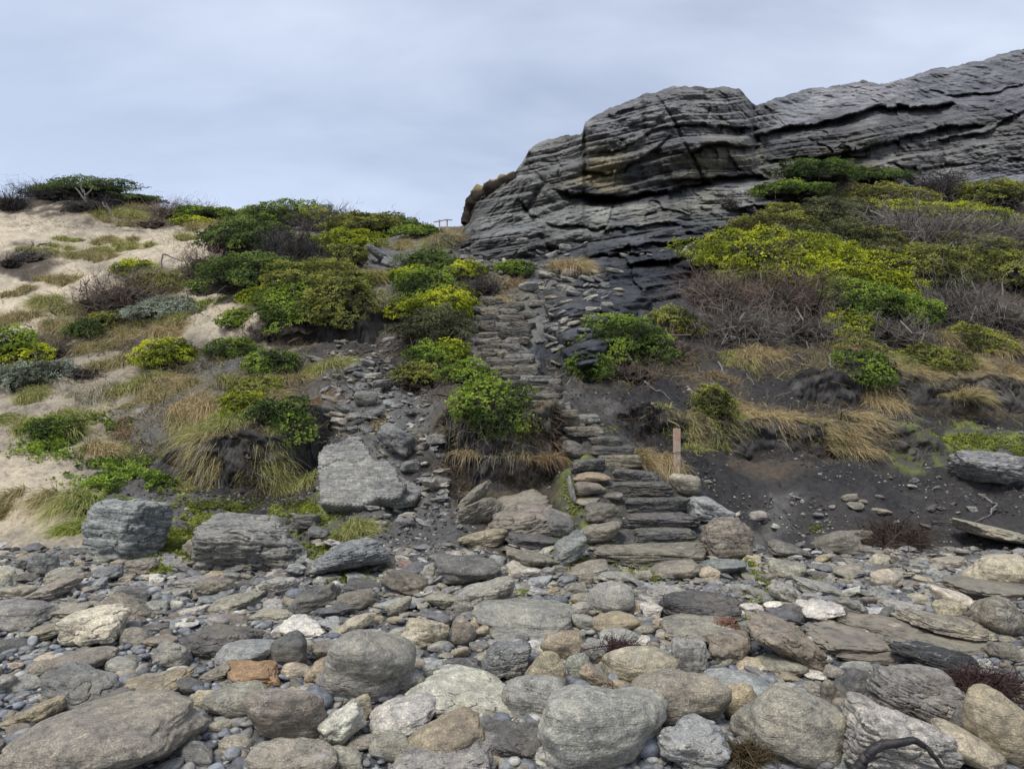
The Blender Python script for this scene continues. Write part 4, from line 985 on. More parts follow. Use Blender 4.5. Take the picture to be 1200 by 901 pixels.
# ------------------------------------------------------------------ plants
PAL = { # dark inside, mid, tip
 'green': ((0.055,0.079,0.022),(0.177,0.262,0.046),(0.439,0.561,0.085)),
 'dkgreen': ((0.044,0.063,0.022),(0.116,0.177,0.043),(0.281,0.366,0.085)),
 'lime': ((0.110,0.134,0.015),(0.390,0.451,0.037),(0.800,0.800,0.061)),
 'mossy': ((0.085,0.104,0.024),(0.232,0.268,0.049),(0.439,0.476,0.098)),
 'olive': ((0.079,0.085,0.029),(0.244,0.262,0.061),(0.537,0.537,0.122)),
 'silver': ((0.098,0.110,0.073),(0.281,0.317,0.220),(0.561,0.610,0.488)),
 'dull': ((0.055,0.061,0.029),(0.140,0.152,0.067),(0.317,0.329,0.146)),
}
def frames(n):
    a = np.cross(n, np.array([.31, .17, .93])); a /= np.linalg.norm(a, axis=1)[:, None]+1e-9
    return a, np.cross(n, a)
def leaf_rosettes(P, Nrm, size, colr, g, L=9):
    """clusters of pointed leaves: returns verts, quads, colours"""
    n_ = len(P); A, B = frames(Nrm)
    ph = g.uniform(0, 2*np.pi, (n_, L)); el = g.uniform(.15, 1.25, (n_, L))
    s_ = size[:, None]*g.uniform(.65, 1.2, (n_, L))
    dr = (np.cos(ph)[..., None]*A[:, None]+np.sin(ph)[..., None]*B[:, None])*np.cos(el)[..., None]+Nrm[:, None]*np.sin(el)[..., None]
    sd = np.cross(dr, Nrm[:, None]+g.normal(0, .25, dr.shape)); sd /= np.linalg.norm(sd, axis=-1)[..., None]+1e-9
    up = np.cross(sd, dr)
    b = P[:, None]+dr*s_[..., None]*.12
    m = P[:, None]+dr*s_[..., None]*.60+up*s_[..., None]*.10
    t = P[:, None]+dr*s_[..., None]
    wd = sd*s_[..., None]*.26
    V = np.stack([b, m+wd, t, m-wd], 2).reshape(-1, 3)
    Fc = np.arange(len(V)).reshape(-1, 4)
    cc = np.repeat(colr[:, None]*(1+g.normal(0, .16, (n_, L, 1))), 4, axis=1).reshape(n_, L, 4, 3) if False else np.broadcast_to((colr[:, None]*(1+g.normal(0, .16, (n_, L, 1))))[:, :, None], (n_, L, 4, 3)).copy()
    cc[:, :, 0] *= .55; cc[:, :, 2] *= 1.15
    return V, Fc, np.clip(cc.reshape(-1, 3), .003, 1)
def twigs(base, tips, g, w, sub=5, seg=4, c0=(.09,.075,.062), c1=(.17,.145,.125), curl=.12, fan=.35):
    """crooked bare stems from base to tips with side twigs, as thin two-sided ribbons"""
    Vs, Fs, Cs, off = [], [], [], 0
    fk = np.where(g.random(len(tips)) < .07, 2.8, .9)
    def strip(P0, P1, w0, w1, n_, col_):
        nonlocal off
        m = len(P0); t = np.linspace(0, 1, n_+1)
        d = P1-P0; ln = np.linalg.norm(d, axis=1)[:, None]
        Pt = P0[:, None]+d[:, None]*t[None, :, None]
        wob_ = g.normal(0, 1, (m, n_+1, 3))*ln[:, None]*curl; wob_[:, 0] = 0
        Pt = Pt+wob_*np.minimum(1, t*3)[None, :, None]
        sd = np.cross(d, np.array([0, 1, 0])+g.normal(0, .7, d.shape)); sd /= np.linalg.norm(sd, axis=1)[:, None]+1e-9
        ww = (w0+(w1-w0)*t)[None, :, None]*sd[:, None]*fk[:, None, None]
        V = np.stack([Pt-ww, Pt+ww], 2)
        i = (np.arange(m*(n_+1)*2).reshape(m, n_+1, 2))+off
        Fs.append(np.stack([i[:, :-1, 0], i[:, :-1, 1], i[:, 1:, 1], i[:, 1:, 0]], -1).reshape(-1, 4))
        Vs.append(V.reshape(-1, 3)); off += V.reshape(-1, 3).shape[0]
        c = col_[:, None, None]*np.linspace(.65, 1.1, n_+1)[None, :, None, None]
        Cs.append(np.broadcast_to(c, V.shape).reshape(-1, 3))
        return Pt
    m = len(tips); k = g.random((m, 1)); cl_ = np.array(c0)*(1-k)+np.array(c1)*k
    Pt = strip(base, tips, w, w*.45, seg, cl_)
    if sub:
        for lvl in range(sub):
            j = g.integers(max(1, seg//2-1), seg+1, m); s0 = Pt[np.arange(m), j]
            ln = np.linalg.norm(tips-base, axis=1)[:, None]
            dd_ = (tips-base)/ln + g.normal(0, .55, (m, 3)); dd_ /= np.linalg.norm(dd_, axis=1)[:, None]
            e = s0+dd_*ln*fan*g.uniform(.5, 1.1, (m, 1))
            strip(s0, e, w*.45, w*.18, 2, cl_*g.uniform(.8, 1.25, (m, 1)))
    return np.concatenate(Vs), np.concatenate(Fs), np.concatenate(Cs)
def dome(n_, g, lo=-.25):
    z = g.uniform(lo, 1, n_); ph = g.uniform(0, 2*np.pi, n_); r_ = np.sqrt(1-z*z)
    return np.stack([r_*np.cos(ph), r_*np.sin(ph), z], -1)
def bush(px, py, w, h, kind, label, skirt=.3, twigc='grey', dens=1., cat='shrub', name='shrub', group=None, reddish=0.):
    g = np.random.default_rng(int(px*77+py*31))
    D = surf(px, py)[1]; k_ = 1.14 if (px > 800 and 240 < py < 400) else 1.02
    Wm = w/F*D*k_; Hm = h/F*D*.93
    loc = surf(px, py+(0 if (py < 275 and px < 560) or 'cliff' in label else .17*h), Hm*.22)
    rx, ry, rz = Wm/2, max(Wm*.42, Hm*.4), Hm*.44
    root = empty(name, loc-np.array([0, 0, Hm*.22])); tag(root, label, cat, group)
    so_ = g.uniform(0, 99, 3)
    slope = np.clip((float(gz(loc[0], loc[1]+.4))-float(gz(loc[0], loc[1]-.4)))/.8, 0, .9) if loc[1] < 50 else .3
    def shape(d):
        r_ = .97+.42*perlin(d*1.5+so_)+.26*perlin(d*3.6+so_)+.13*perlin(d*8+so_)
        P = d*r_[:, None]*np.array([rx, ry, rz])
        P[:, 2] += P[:, 1]*slope*.7+Hm*.06+Hm*.22
        return P
    leaf = np.clip(.031*math.sqrt(D/13), .021, .055)
    if kind != 'twig':
        area = math.pi*(rx*ry+ (rx+ry)/2*rz*1.6)
        n_ = int(np.clip(area/(leaf*leaf*.62)*dens, 200, 6800))
        d = dome(int(n_*1.5), g, -.5)
        # part of the surface is bare, so twigs and gaps show
        keep = (d[:, 2] > -.45+skirt*1.1+.35*perlin(d*2.2+so_+5)) & (fbm(d*2.6+so_+20, 2) > -.42)
        d = d[keep][:n_]
        P = shape(d)*1.0; ins = g.random(len(d)); 
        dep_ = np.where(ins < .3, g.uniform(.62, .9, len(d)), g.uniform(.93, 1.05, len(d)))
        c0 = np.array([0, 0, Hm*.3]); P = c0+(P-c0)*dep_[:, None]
        nr = d/np.array([rx, ry, rz])**1; nr /= np.linalg.norm(nr, axis=1)[:, None]
        nr = nr+np.array([0, -.1, .5]); nr += g.normal(0, .25, nr.shape); nr /= np.linalg.norm(nr, axis=1)[:, None]
        dk, md, tp = [np.array(x) for x in PAL[kind]]
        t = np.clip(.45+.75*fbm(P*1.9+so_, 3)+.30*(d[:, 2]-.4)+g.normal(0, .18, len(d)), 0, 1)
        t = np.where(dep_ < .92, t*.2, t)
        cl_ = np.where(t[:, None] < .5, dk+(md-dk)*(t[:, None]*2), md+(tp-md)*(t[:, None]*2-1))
        rd = (fbm(P*2.7+so_+44, 2) > .38)&(g.random(len(d)) < .6)
        if reddish: cl_ = np.where((rd | (g.random(len(d)) < reddish*.3))[:, None], cl_*.4+np.array([.20, .10, .05])*.7, cl_)
        V, Fc, Cc = leaf_rosettes(P, nr, leaf*g.uniform(.75, 1.3, len(d)), cl_, g, 7)
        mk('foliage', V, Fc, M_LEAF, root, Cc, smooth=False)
    # branches
    nt_ = int(np.clip((rx+ry)*rz*(260 if kind == 'twig' else 110)*dens*(1+skirt), 60, 1500))
    d = dome(nt_, g, -.35 if kind == 'twig' else -.4)
    tips = shape(d)*(.98 if kind == 'twig' else .88)*g.uniform(.75, 1.04, (nt_, 1))
    bs = np.stack([g.normal(0, rx*.28, nt_), g.normal(0, ry*.28, nt_), np.full(nt_, 0.)], -1)+tips*np.array([.38, .38, 0]); bs[:, 2] += bs[:, 1]*slope*.75
    tc_ = {'grey': ((.085,.075,.068),(.25,.225,.195)), 'red': ((.095,.07,.056),(.26,.195,.155)), 'dark': ((.035,.032,.032),(.09,.08,.075)), 'pale': ((.12,.105,.085),(.28,.25,.20))}[twigc]
    V, Fc, Cc = twigs(bs, tips, g, .0065*math.sqrt(D/13), 7 if kind == 'twig' else 4, 5, *tc_)
    mk('branches', V, Fc, M_TWIG, root, Cc, smooth=False)
    # dark hull added for inner shade, so that no daylight shows through the middle
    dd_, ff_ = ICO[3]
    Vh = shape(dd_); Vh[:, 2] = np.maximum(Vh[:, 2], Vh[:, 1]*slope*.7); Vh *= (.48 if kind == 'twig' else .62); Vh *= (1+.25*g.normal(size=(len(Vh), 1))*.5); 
    mk('dark_hull', Vh, ff_, M_TWIG, root, np.tile(np.array([.035, .030, .024]), (len(Vh), 1)), smooth=False)
    return root

# px, py, w, h, kind, skirt, twig colour, label
B = [
 (100,222,110,34,'dkgreen',.5,'dark','low dark shrub along the left skyline above the sand'),
 (62,226,84,28,'twig',0,'dark','dark bare shrub beside the dead white-branched tree on the left skyline'),
 (140,232,90,22,'dkgreen',.3,'dark','dark green shrub sloping down the left skyline'),
 (12,238,44,34,'twig',0,'dark','dark bare shrub at the left edge of the skyline'),
 (105,243,70,26,'twig',0,'dark','dark tangle of bare twigs under the left skyline'),
 (205,250,86,30,'twig',0,'red','reddish-brown bare shrub below the skyline, left of the tall dark green shrubs'),
 (178,262,50,18,'twig',0,'red','low brown bare shrub at the top of the sand'),
 (235,244,60,18,'green',.2,'grey','small bright green shrub on the skyline between the two headlands of scrub'),
 (262,252,44,22,'olive',.2,'grey','small olive shrub on the skyline left of the tall domed shrub'),
 (335,238,96,40,'green',.2,'grey','domed green shrub forming the highest point of the left scrub'),
 (375,240,50,32,'lime',.5,'grey','yellow-green tip shrub on the right shoulder of the highest dome'),
 (385,262,70,44,'twig',0,'grey','grey-brown bare shrub below the highest dome'),
 (430,268,80,34,'olive',.3,'grey','olive shrub on the saddle right of the highest dome'),
 (462,268,50,22,'dkgreen',.1,'dark','dark green shrub against the sky at the saddle'),
 (490,272,50,16,'green',.1,'grey','low green shrub at the saddle beside the handrail'),
 (285,278,84,46,'dkgreen',.25,'dark','broad dark green shrub overlooking the sand'),
 (342,288,80,70,'twig',0,'dark','large dark bare shrub in the middle of the left scrub'),
 (368,285,34,22,'green',.1,'grey','small green shrub nested in the dark bare one'),
 (290,320,96,56,'dkgreen',.5,'dark','dark green shrub with a wide twiggy skirt above the sandy gully'),
 (318,318,70,50,'twig',0,'dark','dark twiggy shrub facing the sandy gully'),
 (235,305,52,56,'twig',0,'red','reddish bare shrub at the left foot of the dark scrub'),
 (245,335,44,20,'green',.0,'grey','little green shrub at the left foot of the dark scrub'),
 (365,326,110,50,'olive',.4,'grey','olive domed shrub above the dark rock step'),
 (408,300,44,34,'olive',.2,'pale','olive and straw shrub below the saddle'),
 (350,358,104,46,'green',.5,'red','spreading green shrub over the dark rock step, its near half twiggy'),
 (398,350,80,56,'olive',.2,'grey','yellowish olive shrub at the right end of the dark rock step'),
 (318,376,60,36,'twig',0,'red','reddish bare shrub hanging over the dark rock step'),
 (138,340,116,64,'twig',0,'red','big purplish-grey heath mound in the sand'),
 (158,312,44,20,'lime',.1,'grey','yellow-green shrub on top of the heath mound'),
 (190,360,76,26,'silver',.1,'pale','silvery low shrub right of the heath mound'),
 (99,384,38,26,'dkgreen',.1,'grey','small round dark green shrub below the heath mound'),
 (195,413,62,40,'lime',.1,'grey','bright yellow-green round shrub alone in the sandy slope'),
 (14,404,56,48,'green',.5,'dark','green shrub at the left edge above the silvery one'),
 (36,437,76,32,'silver',.1,'grey','silvery green low shrub at the left edge'),
 (12,303,34,26,'twig',0,'dark','dark bare shrub on the sand at the left edge'),
 (35,296,50,18,'twig',0,'grey','low grey bare shrub on the sand near the left edge'),
 (277,371,40,24,'green',.0,'grey','small green shrub in the sandy gully, upper one'),
 (272,407,56,28,'green',.0,'grey','green shrub in the sandy gully, lower one'),
 (318,424,56,34,'green',.2,'grey','green shrub in front of the dark rock step'),
 (70,410,50,22,'twig',0,'dark','low dark heath on the sand between the silvery and the round dark shrub'),
 (95,432,50,22,'twig',0,'dark','low dark heath in the middle of the sandy slope'),
 (328,484,62,44,'dkgreen',.4,'red','dark green shrub at the right end of the hanging grass on the left bank'),
 (300,518,46,34,'twig',0,'red','reddish dead shrub in the hanging grass of the left bank'),
 (285,470,50,24,'lime',.1,'grey','yellow-green creeping shrub on top of the left bank'),
 # middle ridge beside the stairs
 (500,305,60,30,'dkgreen',.1,'dark','dark green shrub at the top end of the middle ridge'),
 (545,316,44,26,'lime',.2,'grey','yellow-green shrub at the top right of the middle ridge'),
 (565,330,66,38,'twig',0,'dark','dark bare shrub at the top of the middle ridge'),
 (604,313,44,20,'green',.1,'grey','low green shrub with brown grass near the top of the middle ridge'),
 (498,335,76,52,'green',.2,'grey','green domed shrub in the upper half of the middle ridge'),
 (515,356,76,46,'lime',.1,'grey','bright yellow-green dome, the brightest on the middle ridge'),
 (506,386,94,56,'dull',.6,'red','dark olive shrub with twiggy skirt under the bright dome'),
 (508,415,62,38,'green',.3,'red','green shrub halfway down the middle ridge'),
 (488,440,54,44,'olive',.6,'red','half bare olive shrub on the left flank of the middle ridge'),
 (546,437,54,40,'green',.3,'red','green shrub overhanging the stairs'),
 (572,472,82,50,'green',.2,'red','rich green shrub crowning the peat mound'),
 (612,492,42,28,'olive',.1,'grey','small olive shrub at the right edge of the peat mound'),
 (574,497,30,30,'twig',0,'red','dead brown shrub on the front of the peat mound'),
 # right of the stairs
 (726,396,112,66,'green',.05,'grey','bright green spreading shrub right of the upper stairs'),
 (690,428,56,46,'green',.1,'grey','bright green shrub leaning toward the stairs'),
 (772,398,80,50,'twig',0,'red','reddish bare shrub behind the bright green spreading one'),
 (735,430,86,36,'twig',0,'red','brown twiggy shrub above the dark peat right of the stairs'),
 # right hillside
 (957,214,90,40,'dkgreen',.1,'dark','dark green shrub under the cliff at the top of the right scrub'),
 (1016,214,74,26,'dkgreen',.1,'dark','dark green strip of shrub along the foot of the cliff'),
 (1104,214,66,42,'twig',0,'dark','purplish dark bare shrub standing above the right scrub'),
 (1166,226,70,40,'olive',.3,'grey','olive and yellow shrub at the upper right'),
 (1045,234,96,32,'olive',.1,'grey','olive shrub with rusty leaves below the foot of the cliff'),
 (985,246,76,34,'dull',.1,'dark','dull green shrub in the upper right scrub'),
 (930,250,56,30,'olive',.1,'grey','small olive shrub at the upper left edge of the right scrub'),
 (1085,262,136,60,'twig',0,'grey','wide grey-brown bare shrub high in the right scrub'),
 (1172,270,90,56,'twig',0,'grey','grey bare shrub at the upper right edge'),
 (908,262,84,34,'olive',.1,'grey','olive shrub with pinkish leaves at the left shoulder of the right scrub'),
 (980,276,96,44,'dull',.1,'dark','dull green shrub in the centre of the right scrub'),
 (898,290,146,58,'lime',.0,'grey','large brilliant yellow-green shrub in the right scrub'),
 (985,308,130,56,'lime',.0,'grey','yellow-green shrub sloping down right of the brilliant one'),
 (1045,300,66,40,'dull',.1,'dark','dull shrub with reddish tips in the right scrub'),
 (1098,308,90,46,'olive',.1,'grey','olive green shrub in front of the wide bare one'),
 (1035,335,80,48,'lime',.1,'grey','yellow-green shrub below the sloping yellow-green one'),
 (1186,314,66,50,'olive',.2,'pale','olive shrub at the right edge, halfway up'),
 (1010,352,100,56,'green',.3,'dark','green shrub in the lower part of the right scrub'),
 (845,334,96,60,'twig',0,'red','reddish bare shrub at the left foot of the right scrub'),
 (928,338,108,66,'twig',0,'red','wide reddish bare shrub below the brilliant yellow-green one'),
 (866,374,136,60,'twig',0,'grey','tangled bare shrub above the golden tussocks'),
 (952,378,90,54,'twig',0,'grey','grey tangled shrub left of the low bright green one'),
 (997,378,50,36,'lime',.1,'grey','small brilliant green shrub low in the right scrub'),
 (1048,382,96,52,'twig',0,'grey','grey twiggy shrub right of the low bright green one'),
 (1120,345,100,68,'twig',0,'grey','big grey bare shrub with pale stems at the right'),
 (1170,362,90,70,'twig',0,'grey','grey bare shrub at the right edge behind the straw tussocks'),
 (1013,428,66,28,'green',.0,'grey','low green mat shrub on the dark slope below the right scrub'),
 (1100,418,76,26,'olive',.1,'pale','low olive shrub among the golden tussocks'),
 (792,405,70,34,'twig',0,'red','straw-brown dead scrub at the left end of the right bank'),
 (1190,148,36,34,'twig',0,'grey','grey bare shrub growing on the cliff face at the right edge'),
 (854,243,26,24,'twig',0,'grey','small dry shrub clinging to the cliff ledge'),
 (838,470,46,46,'olive',.2,'pale','grey-green upright shrub at the left end of the lower right bank'),
]
for (px, py, w_, h_, kd, sk, tc_, lb) in B:
    bush(px, py, w_, h_, kd, lb, sk, tc_, reddish=.5 if ('rusty' in lb or 'pinkish' in lb or 'reddish tips' in lb) else 0.)

# ------------------------------------------------------------------ tussocks
GP = {'straw': ((.16,.14,.05),(.62,.52,.26)), 'gold': ((.19,.15,.06),(.74,.58,.32)), 'green': ((.16,.20,.03),(.54,.56,.16)), 'mix': ((.14,.17,.035),(.60,.56,.22)), 'brown': ((.14,.10,.055),(.50,.35,.20)), 'pale': ((.22,.20,.13),(.66,.60,.45))}
def tussock(px, py, w, h, kind, label, lean=.35, hang=0., dens=1., name='grass_tussock', cat='tussock', group=None):
    g = np.random.default_rng(int(px*53+py*19)); p0 = surf(px, py+h*.25); D = p0[1]
    Wm = w/F*D; Hm = h/F*D*1.15
    bank_ = px > 740 and 430 < py < 510
    if bank_: Hm *= .8; hang *= .6; p0 = surf(px, py+h*.25-6)
    n_ = int(np.clip(Wm*Hm*6500*dens, 320, 3200)); L_ = (Hm*.58+Wm*.09)*g.uniform(.4, 1.3, n_)
    nc_ = int(np.clip(Wm/.14, 2, 9)); cxs = g.normal(0, Wm*.30, nc_); cys = g.normal(0, min(Wm*.18, .22), nc_); ci = g.integers(nc_, size=n_)
    bx = cxs[ci]+g.normal(0, .055, n_); by = cys[ci]+g.normal(0, .055, n_)
    az_c = g.normal(0, .45, nc_)[ci]
    bz = gz(p0[0]+bx, p0[1]+by)-p0[2] if p0[1] < 55 and abs(float(gz(p0[0], p0[1]))-p0[2]) < .4 else np.zeros(n_)
    bz = np.clip(bz, -Hm, Hm)
    ph = g.uniform(0, 2*np.pi, n_); el = g.uniform(.25, 1.35, n_)
    d0 = np.stack([np.cos(ph)*np.cos(el)+lean*.8+az_c, np.sin(ph)*np.cos(el)-.15, np.sin(el)], -1); d0 /= np.linalg.norm(d0, axis=1)[:, None]
    sg = 6; t = np.linspace(0, 1, sg+1)
    dr = (.55+.9*g.random(n_))*(1+hang*.7)
    P = np.stack([bx, by, bz], -1)[:, None]+d0[:, None]*(L_[:, None, None]*t[None, :, None])
    P[..., 0] += (lean+g.normal(0, .35, n_)[:, None])*L_[:, None]*t**2*.45
    P[..., 2] -= dr[:, None]*L_[:, None]*t**2.2*.62
    P[..., 1] -= (hang*.18+.03)*L_[:, None]*t**2
    sd = np.cross(d0, np.array([0, 1, 0])+g.normal(0, .5, d0.shape)); sd /= np.linalg.norm(sd, axis=1)[:, None]+1e-9
    ww = .0034*math.sqrt(D/9)*(1-.85*t)[None, :, None]*sd[:, None]*g.uniform(.7, 1.3, n_)[:, None, None]
    V = np.stack([P-ww, P+ww], 2); i = np.arange(n_*(sg+1)*2).reshape(n_, sg+1, 2)
    Fc = np.stack([i[:, :-1, 0], i[:, :-1, 1], i[:, 1:, 1], i[:, 1:, 0]], -1).reshape(-1, 4)
    a_, b_ = [np.array(x) for x in GP[kind]]
    k = np.clip(t[None]*.9+g.normal(0, .22, (n_, 1)), 0, 1)[..., None]
    c = (a_*(1-k)+b_*k)*(1+g.normal(0, .15, (n_, 1, 1)))
    c = np.broadcast_to(c[:, :, None], V.shape)
    o = mk(name, V.reshape(-1, 3), Fc, M_GRASS, colr=np.clip(c, .01, 1).reshape(-1, 3), smooth=False, loc=p0)
    tag(o, label, cat, group)
    return o
GT = [ # px,py,w,h,kind,lean,hang,label
 (50,483,96,32,'mix',.7,.3,'broad green and straw tussock swept to the right on the sandy slope'),
 (28,578,52,40,'straw',-.5,1.,'straw tussock hanging down over bare sand at the left edge'),
 (167,462,70,38,'straw',.5,.3,'straw tussock above the bright creeping mat'),
 (122,525,60,34,'gold',.5,.3,'golden tussock between the sand and the creeping mat'),
 (100,575,64,50,'mix',.0,.8,'long grass above the hanging fringe left of the bluish boulder'),
 (90,612,60,44,'green',-.4,1.,'yellow-green fringe of grass hanging onto the sand'),
 (150,500,50,20,'brown',.2,.3,'brownish dead tussock under the bright creeping mat'),
 (232,470,66,36,'gold',.3,.5,'golden tussock at the left end of the left bank'),
 (262,495,80,50,'mix',-.2,.9,'large green-gold tussock spilling over the left bank'),
 (245,512,56,46,'straw',-.3,1.,'straw grass cascading over the lip of the left bank'),
 (285,480,70,40,'green',.1,.4,'green tussock in the middle of the left bank'),
 (322,460,70,34,'straw',.5,.2,'straw tussock on the crest of the left bank'),
 (365,468,50,26,'brown',.7,.3,'rusty straw tussock at the right end of the crest'),
 (336,540,58,38,'mix',.3,.7,'round yellow-green tussock at the right end of the overhang'),
 (300,545,44,24,'mix',.1,.6,'small tussock in the middle of the overhang'),
 (252,560,30,22,'straw',0,1.,'thin wisp of grass below the overhang'),
 (205,495,40,26,'straw',.2,.4,'small straw tussock between the mat and the left bank'),
 (143,248,40,26,'mix',.3,.1,'olive-straw tussock under the left skyline'),
 (172,244,50,22,'straw',.3,.1,'straw tussock on the crest beside the dark skyline shrub'),
 (158,260,44,16,'straw',.3,.1,'low straw tussock at the upper rim of the sand'),
 (123,279,40,18,'straw',.3,.1,'straw tussock in the upper sand, left one of two'),
 (157,286,40,18,'mix',.3,.1,'straw-green tussock in the upper sand, right one of two'),
 (77,279,34,10,'mix',.3,.1,'thin tussock on the upper sand'),
 (60,292,60,12,'mix',.3,.1,'thin line of grass across the upper sand'),
 (107,294,50,14,'mix',.3,.1,'flat green tussock in the middle of the upper sand'),
 (217,277,30,14,'mix',.3,.1,'small tussock at the top right of the sand'),
 (67,324,46,22,'straw',.5,.1,'swept straw tussock left of the heath mound'),
 (20,339,36,16,'straw',.2,.1,'small straw tussock near the left edge of the sand'),
 (254,262,56,22,'straw',.3,.1,'straw tussock at the skyline left of the tall dome'),
 (60,376,50,32,'straw',.3,.3,'straw tussock at the lower left of the heath mound'),
 (85,360,50,26,'mix',.3,.3,'green-straw tussock at the near foot of the heath mound'),
 (210,327,46,20,'mix',.3,.1,'greenish tussock right of the heath mound'),
 (180,318,44,24,'pale',.3,.1,'pale tussock on the right shoulder of the heath mound'),
 (235,358,50,16,'green',.3,.1,'green low tussock beside the silvery shrub'),
 (145,388,40,20,'straw',.3,.2,'small straw tussock below the heath mound'),
 (188,386,66,20,'gold',.3,.2,'golden swept tussock below the silvery shrub'),
 (137,418,46,30,'straw',.3,.3,'straw tussock left of the bright round shrub'),
 (238,405,30,26,'pale',.2,.2,'pale wispy tussock right of the bright round shrub'),
 (372,430,66,32,'mix',.5,.3,'straw-green tussock in front of the dark rock step'),
 (340,440,50,24,'straw',.4,.3,'straw tussock at the top of the rubble gully'),
 (352,374,24,16,'pale',.1,.2,'pale tuft between the shrubs over the dark rock step'),
 (430,318,42,32,'straw',.4,.2,'straw tussock below the saddle'),
 (425,345,36,24,'mix',.3,.2,'greenish tussock right of the olive shrub'),
 (480,287,50,20,'straw',.4,.2,'straw tussock beside the top of the track'),
 (530,277,48,16,'straw',.4,.2,'straw tussock on the turf at the saddle'),
 (505,284,36,14,'mix',.4,.2,'low grass between the track and the turf step'),
 (677,307,40,28,'gold',.4,.3,'lone golden tussock on the dark scree under the cliff'),
 (583,350,34,18,'gold',.2,.2,'golden tuft at the head of the stairs'),
 (452,342,44,28,'pale',.3,.2,'pale tussock left of the middle ridge'),
 (600,330,40,16,'brown',.2,.2,'brownish grass at the top of the middle ridge'),
 (541,503,28,20,'gold',.0,.5,'golden tuft at the left edge of the peat mound'),
 (566,500,60,24,'gold',.0,.6,'golden mat of grass on the front of the peat mound'),
 (622,503,66,24,'brown',.2,.6,'rusty mat of grass on the right front of the peat mound'),
 (600,506,60,16,'straw',.2,.3,'straw grass across the top of the peat mound'),
 (644,494,28,20,'brown',.3,.3,'rusty tuft hanging beside the stairs'),
 (585,507,60,20,'pale',0,.5,'cream-coloured matted grass at the front rim of the peat mound'),
 (443,496,30,11,'gold',.2,.2,'small golden tuft in the rubble gully'),
 (418,607,54,36,'mix',.3,.3,'green-gold tussock below the very large angular slab'),
 (768,524,44,44,'gold',.0,.9,'big round golden tussock left of the marker post'),
 (790,500,44,28,'mix',.3,.4,'greenish tussock on the lip above the marker post'),
 (812,492,44,36,'straw',.3,.4,'straw tussock right of the marker post lip'),
 (845,486,50,40,'mix',.2,.4,'tall mixed tussock at the left of the lower right bank'),
 (878,486,46,30,'gold',.3,.4,'golden tussock on the lower right bank, first right of the tall mixed one'),
 (905,500,70,36,'gold',.4,.7,'long golden tussock drooping over the lower right bank'),
 (945,498,56,30,'straw',.4,.5,'straw tussock in the middle of the lower right bank'),
 (975,496,64,34,'gold',.4,.6,'golden tussock with a green heart on the lower right bank'),
 (1012,503,70,32,'gold',.7,.5,'golden tussock ending the lower right bank, combed to the right'),
 (1030,462,42,46,'gold',-.1,1.,'golden tussock drooping down the upper right bank'),
 (1062,440,80,26,'straw',.5,.3,'straw grass along the lip of the upper right bank'),
 (1105,438,80,28,'gold',.5,.4,'golden grass in the middle of the upper right bank'),
 (1150,436,76,26,'gold',.5,.4,'golden grass towards the right end of the upper right bank'),
 (1190,440,44,30,'gold',.4,.4,'golden grass at the right edge of the upper right bank'),
 (882,410,60,34,'gold',.1,.4,'golden tussock under the tangled bare shrub'),
 (860,420,44,22,'mix',.1,.4,'greenish tussock left of the golden one under the bare shrub'),
 (990,410,56,22,'brown',.4,.3,'rusty grass beside the low green mat shrub'),
 (1060,422,60,22,'mix',.4,.3,'mixed grass right of the low green mat shrub'),
 (1168,400,54,36,'gold',.2,.3,'upright golden tussock at the right below the bare shrubs'),
 (1130,420,60,22,'straw',.4,.2,'straw grass left of the upright golden tussock'),
 (745,440,50,20,'brown',.2,.6,'brown grass hanging above the peat right of the stairs'),
 (818,440,50,24,'brown',.2,.3,'brown grass at the foot of the dead scrub'),
 (60,350,60,26,'mix',.3,.2,'green-straw tussock on open sand left of the heath mound'),
 (15,370,50,30,'straw',.3,.2,'straw tussock at the left edge above the green shrub'),
 (115,402,60,24,'straw',.4,.2,'straw tussock under the small round dark shrub'),
 (165,438,66,26,'mix',.4,.2,'mixed tussock below the bright round shrub'),
 (110,460,60,22,'pale',.3,.2,'pale wispy tussock in the middle of the lower sand'),
 (210,445,60,26,'gold',.4,.3,'golden tussock up-slope of the left bank'),
 (40,455,60,20,'mix',.4,.2,'greenish tussock below the silvery shrub at the left edge'),
 (200,372,50,20,'mix',.3,.2,'mixed tussock at the right foot of the heath mound'),
 (270,440,60,26,'mix',.4,.3,'mixed tussock below the green shrubs of the sandy gully'),
 (100,300,60,14,'straw',.4,.1,'low swept straw tussock above the heath mound'),
 (732,446,10,6,'gold',.1,.1,'tiny golden tuft on the peat face'),
 (643,460,9,6,'gold',0,.1,'tiny golden tuft growing between two stair slabs'),
]
for (px, py, w_, h_, kd, ln, hg, lb) in GT: tussock(px, py, w_, h_, kd, lb, ln, hg)

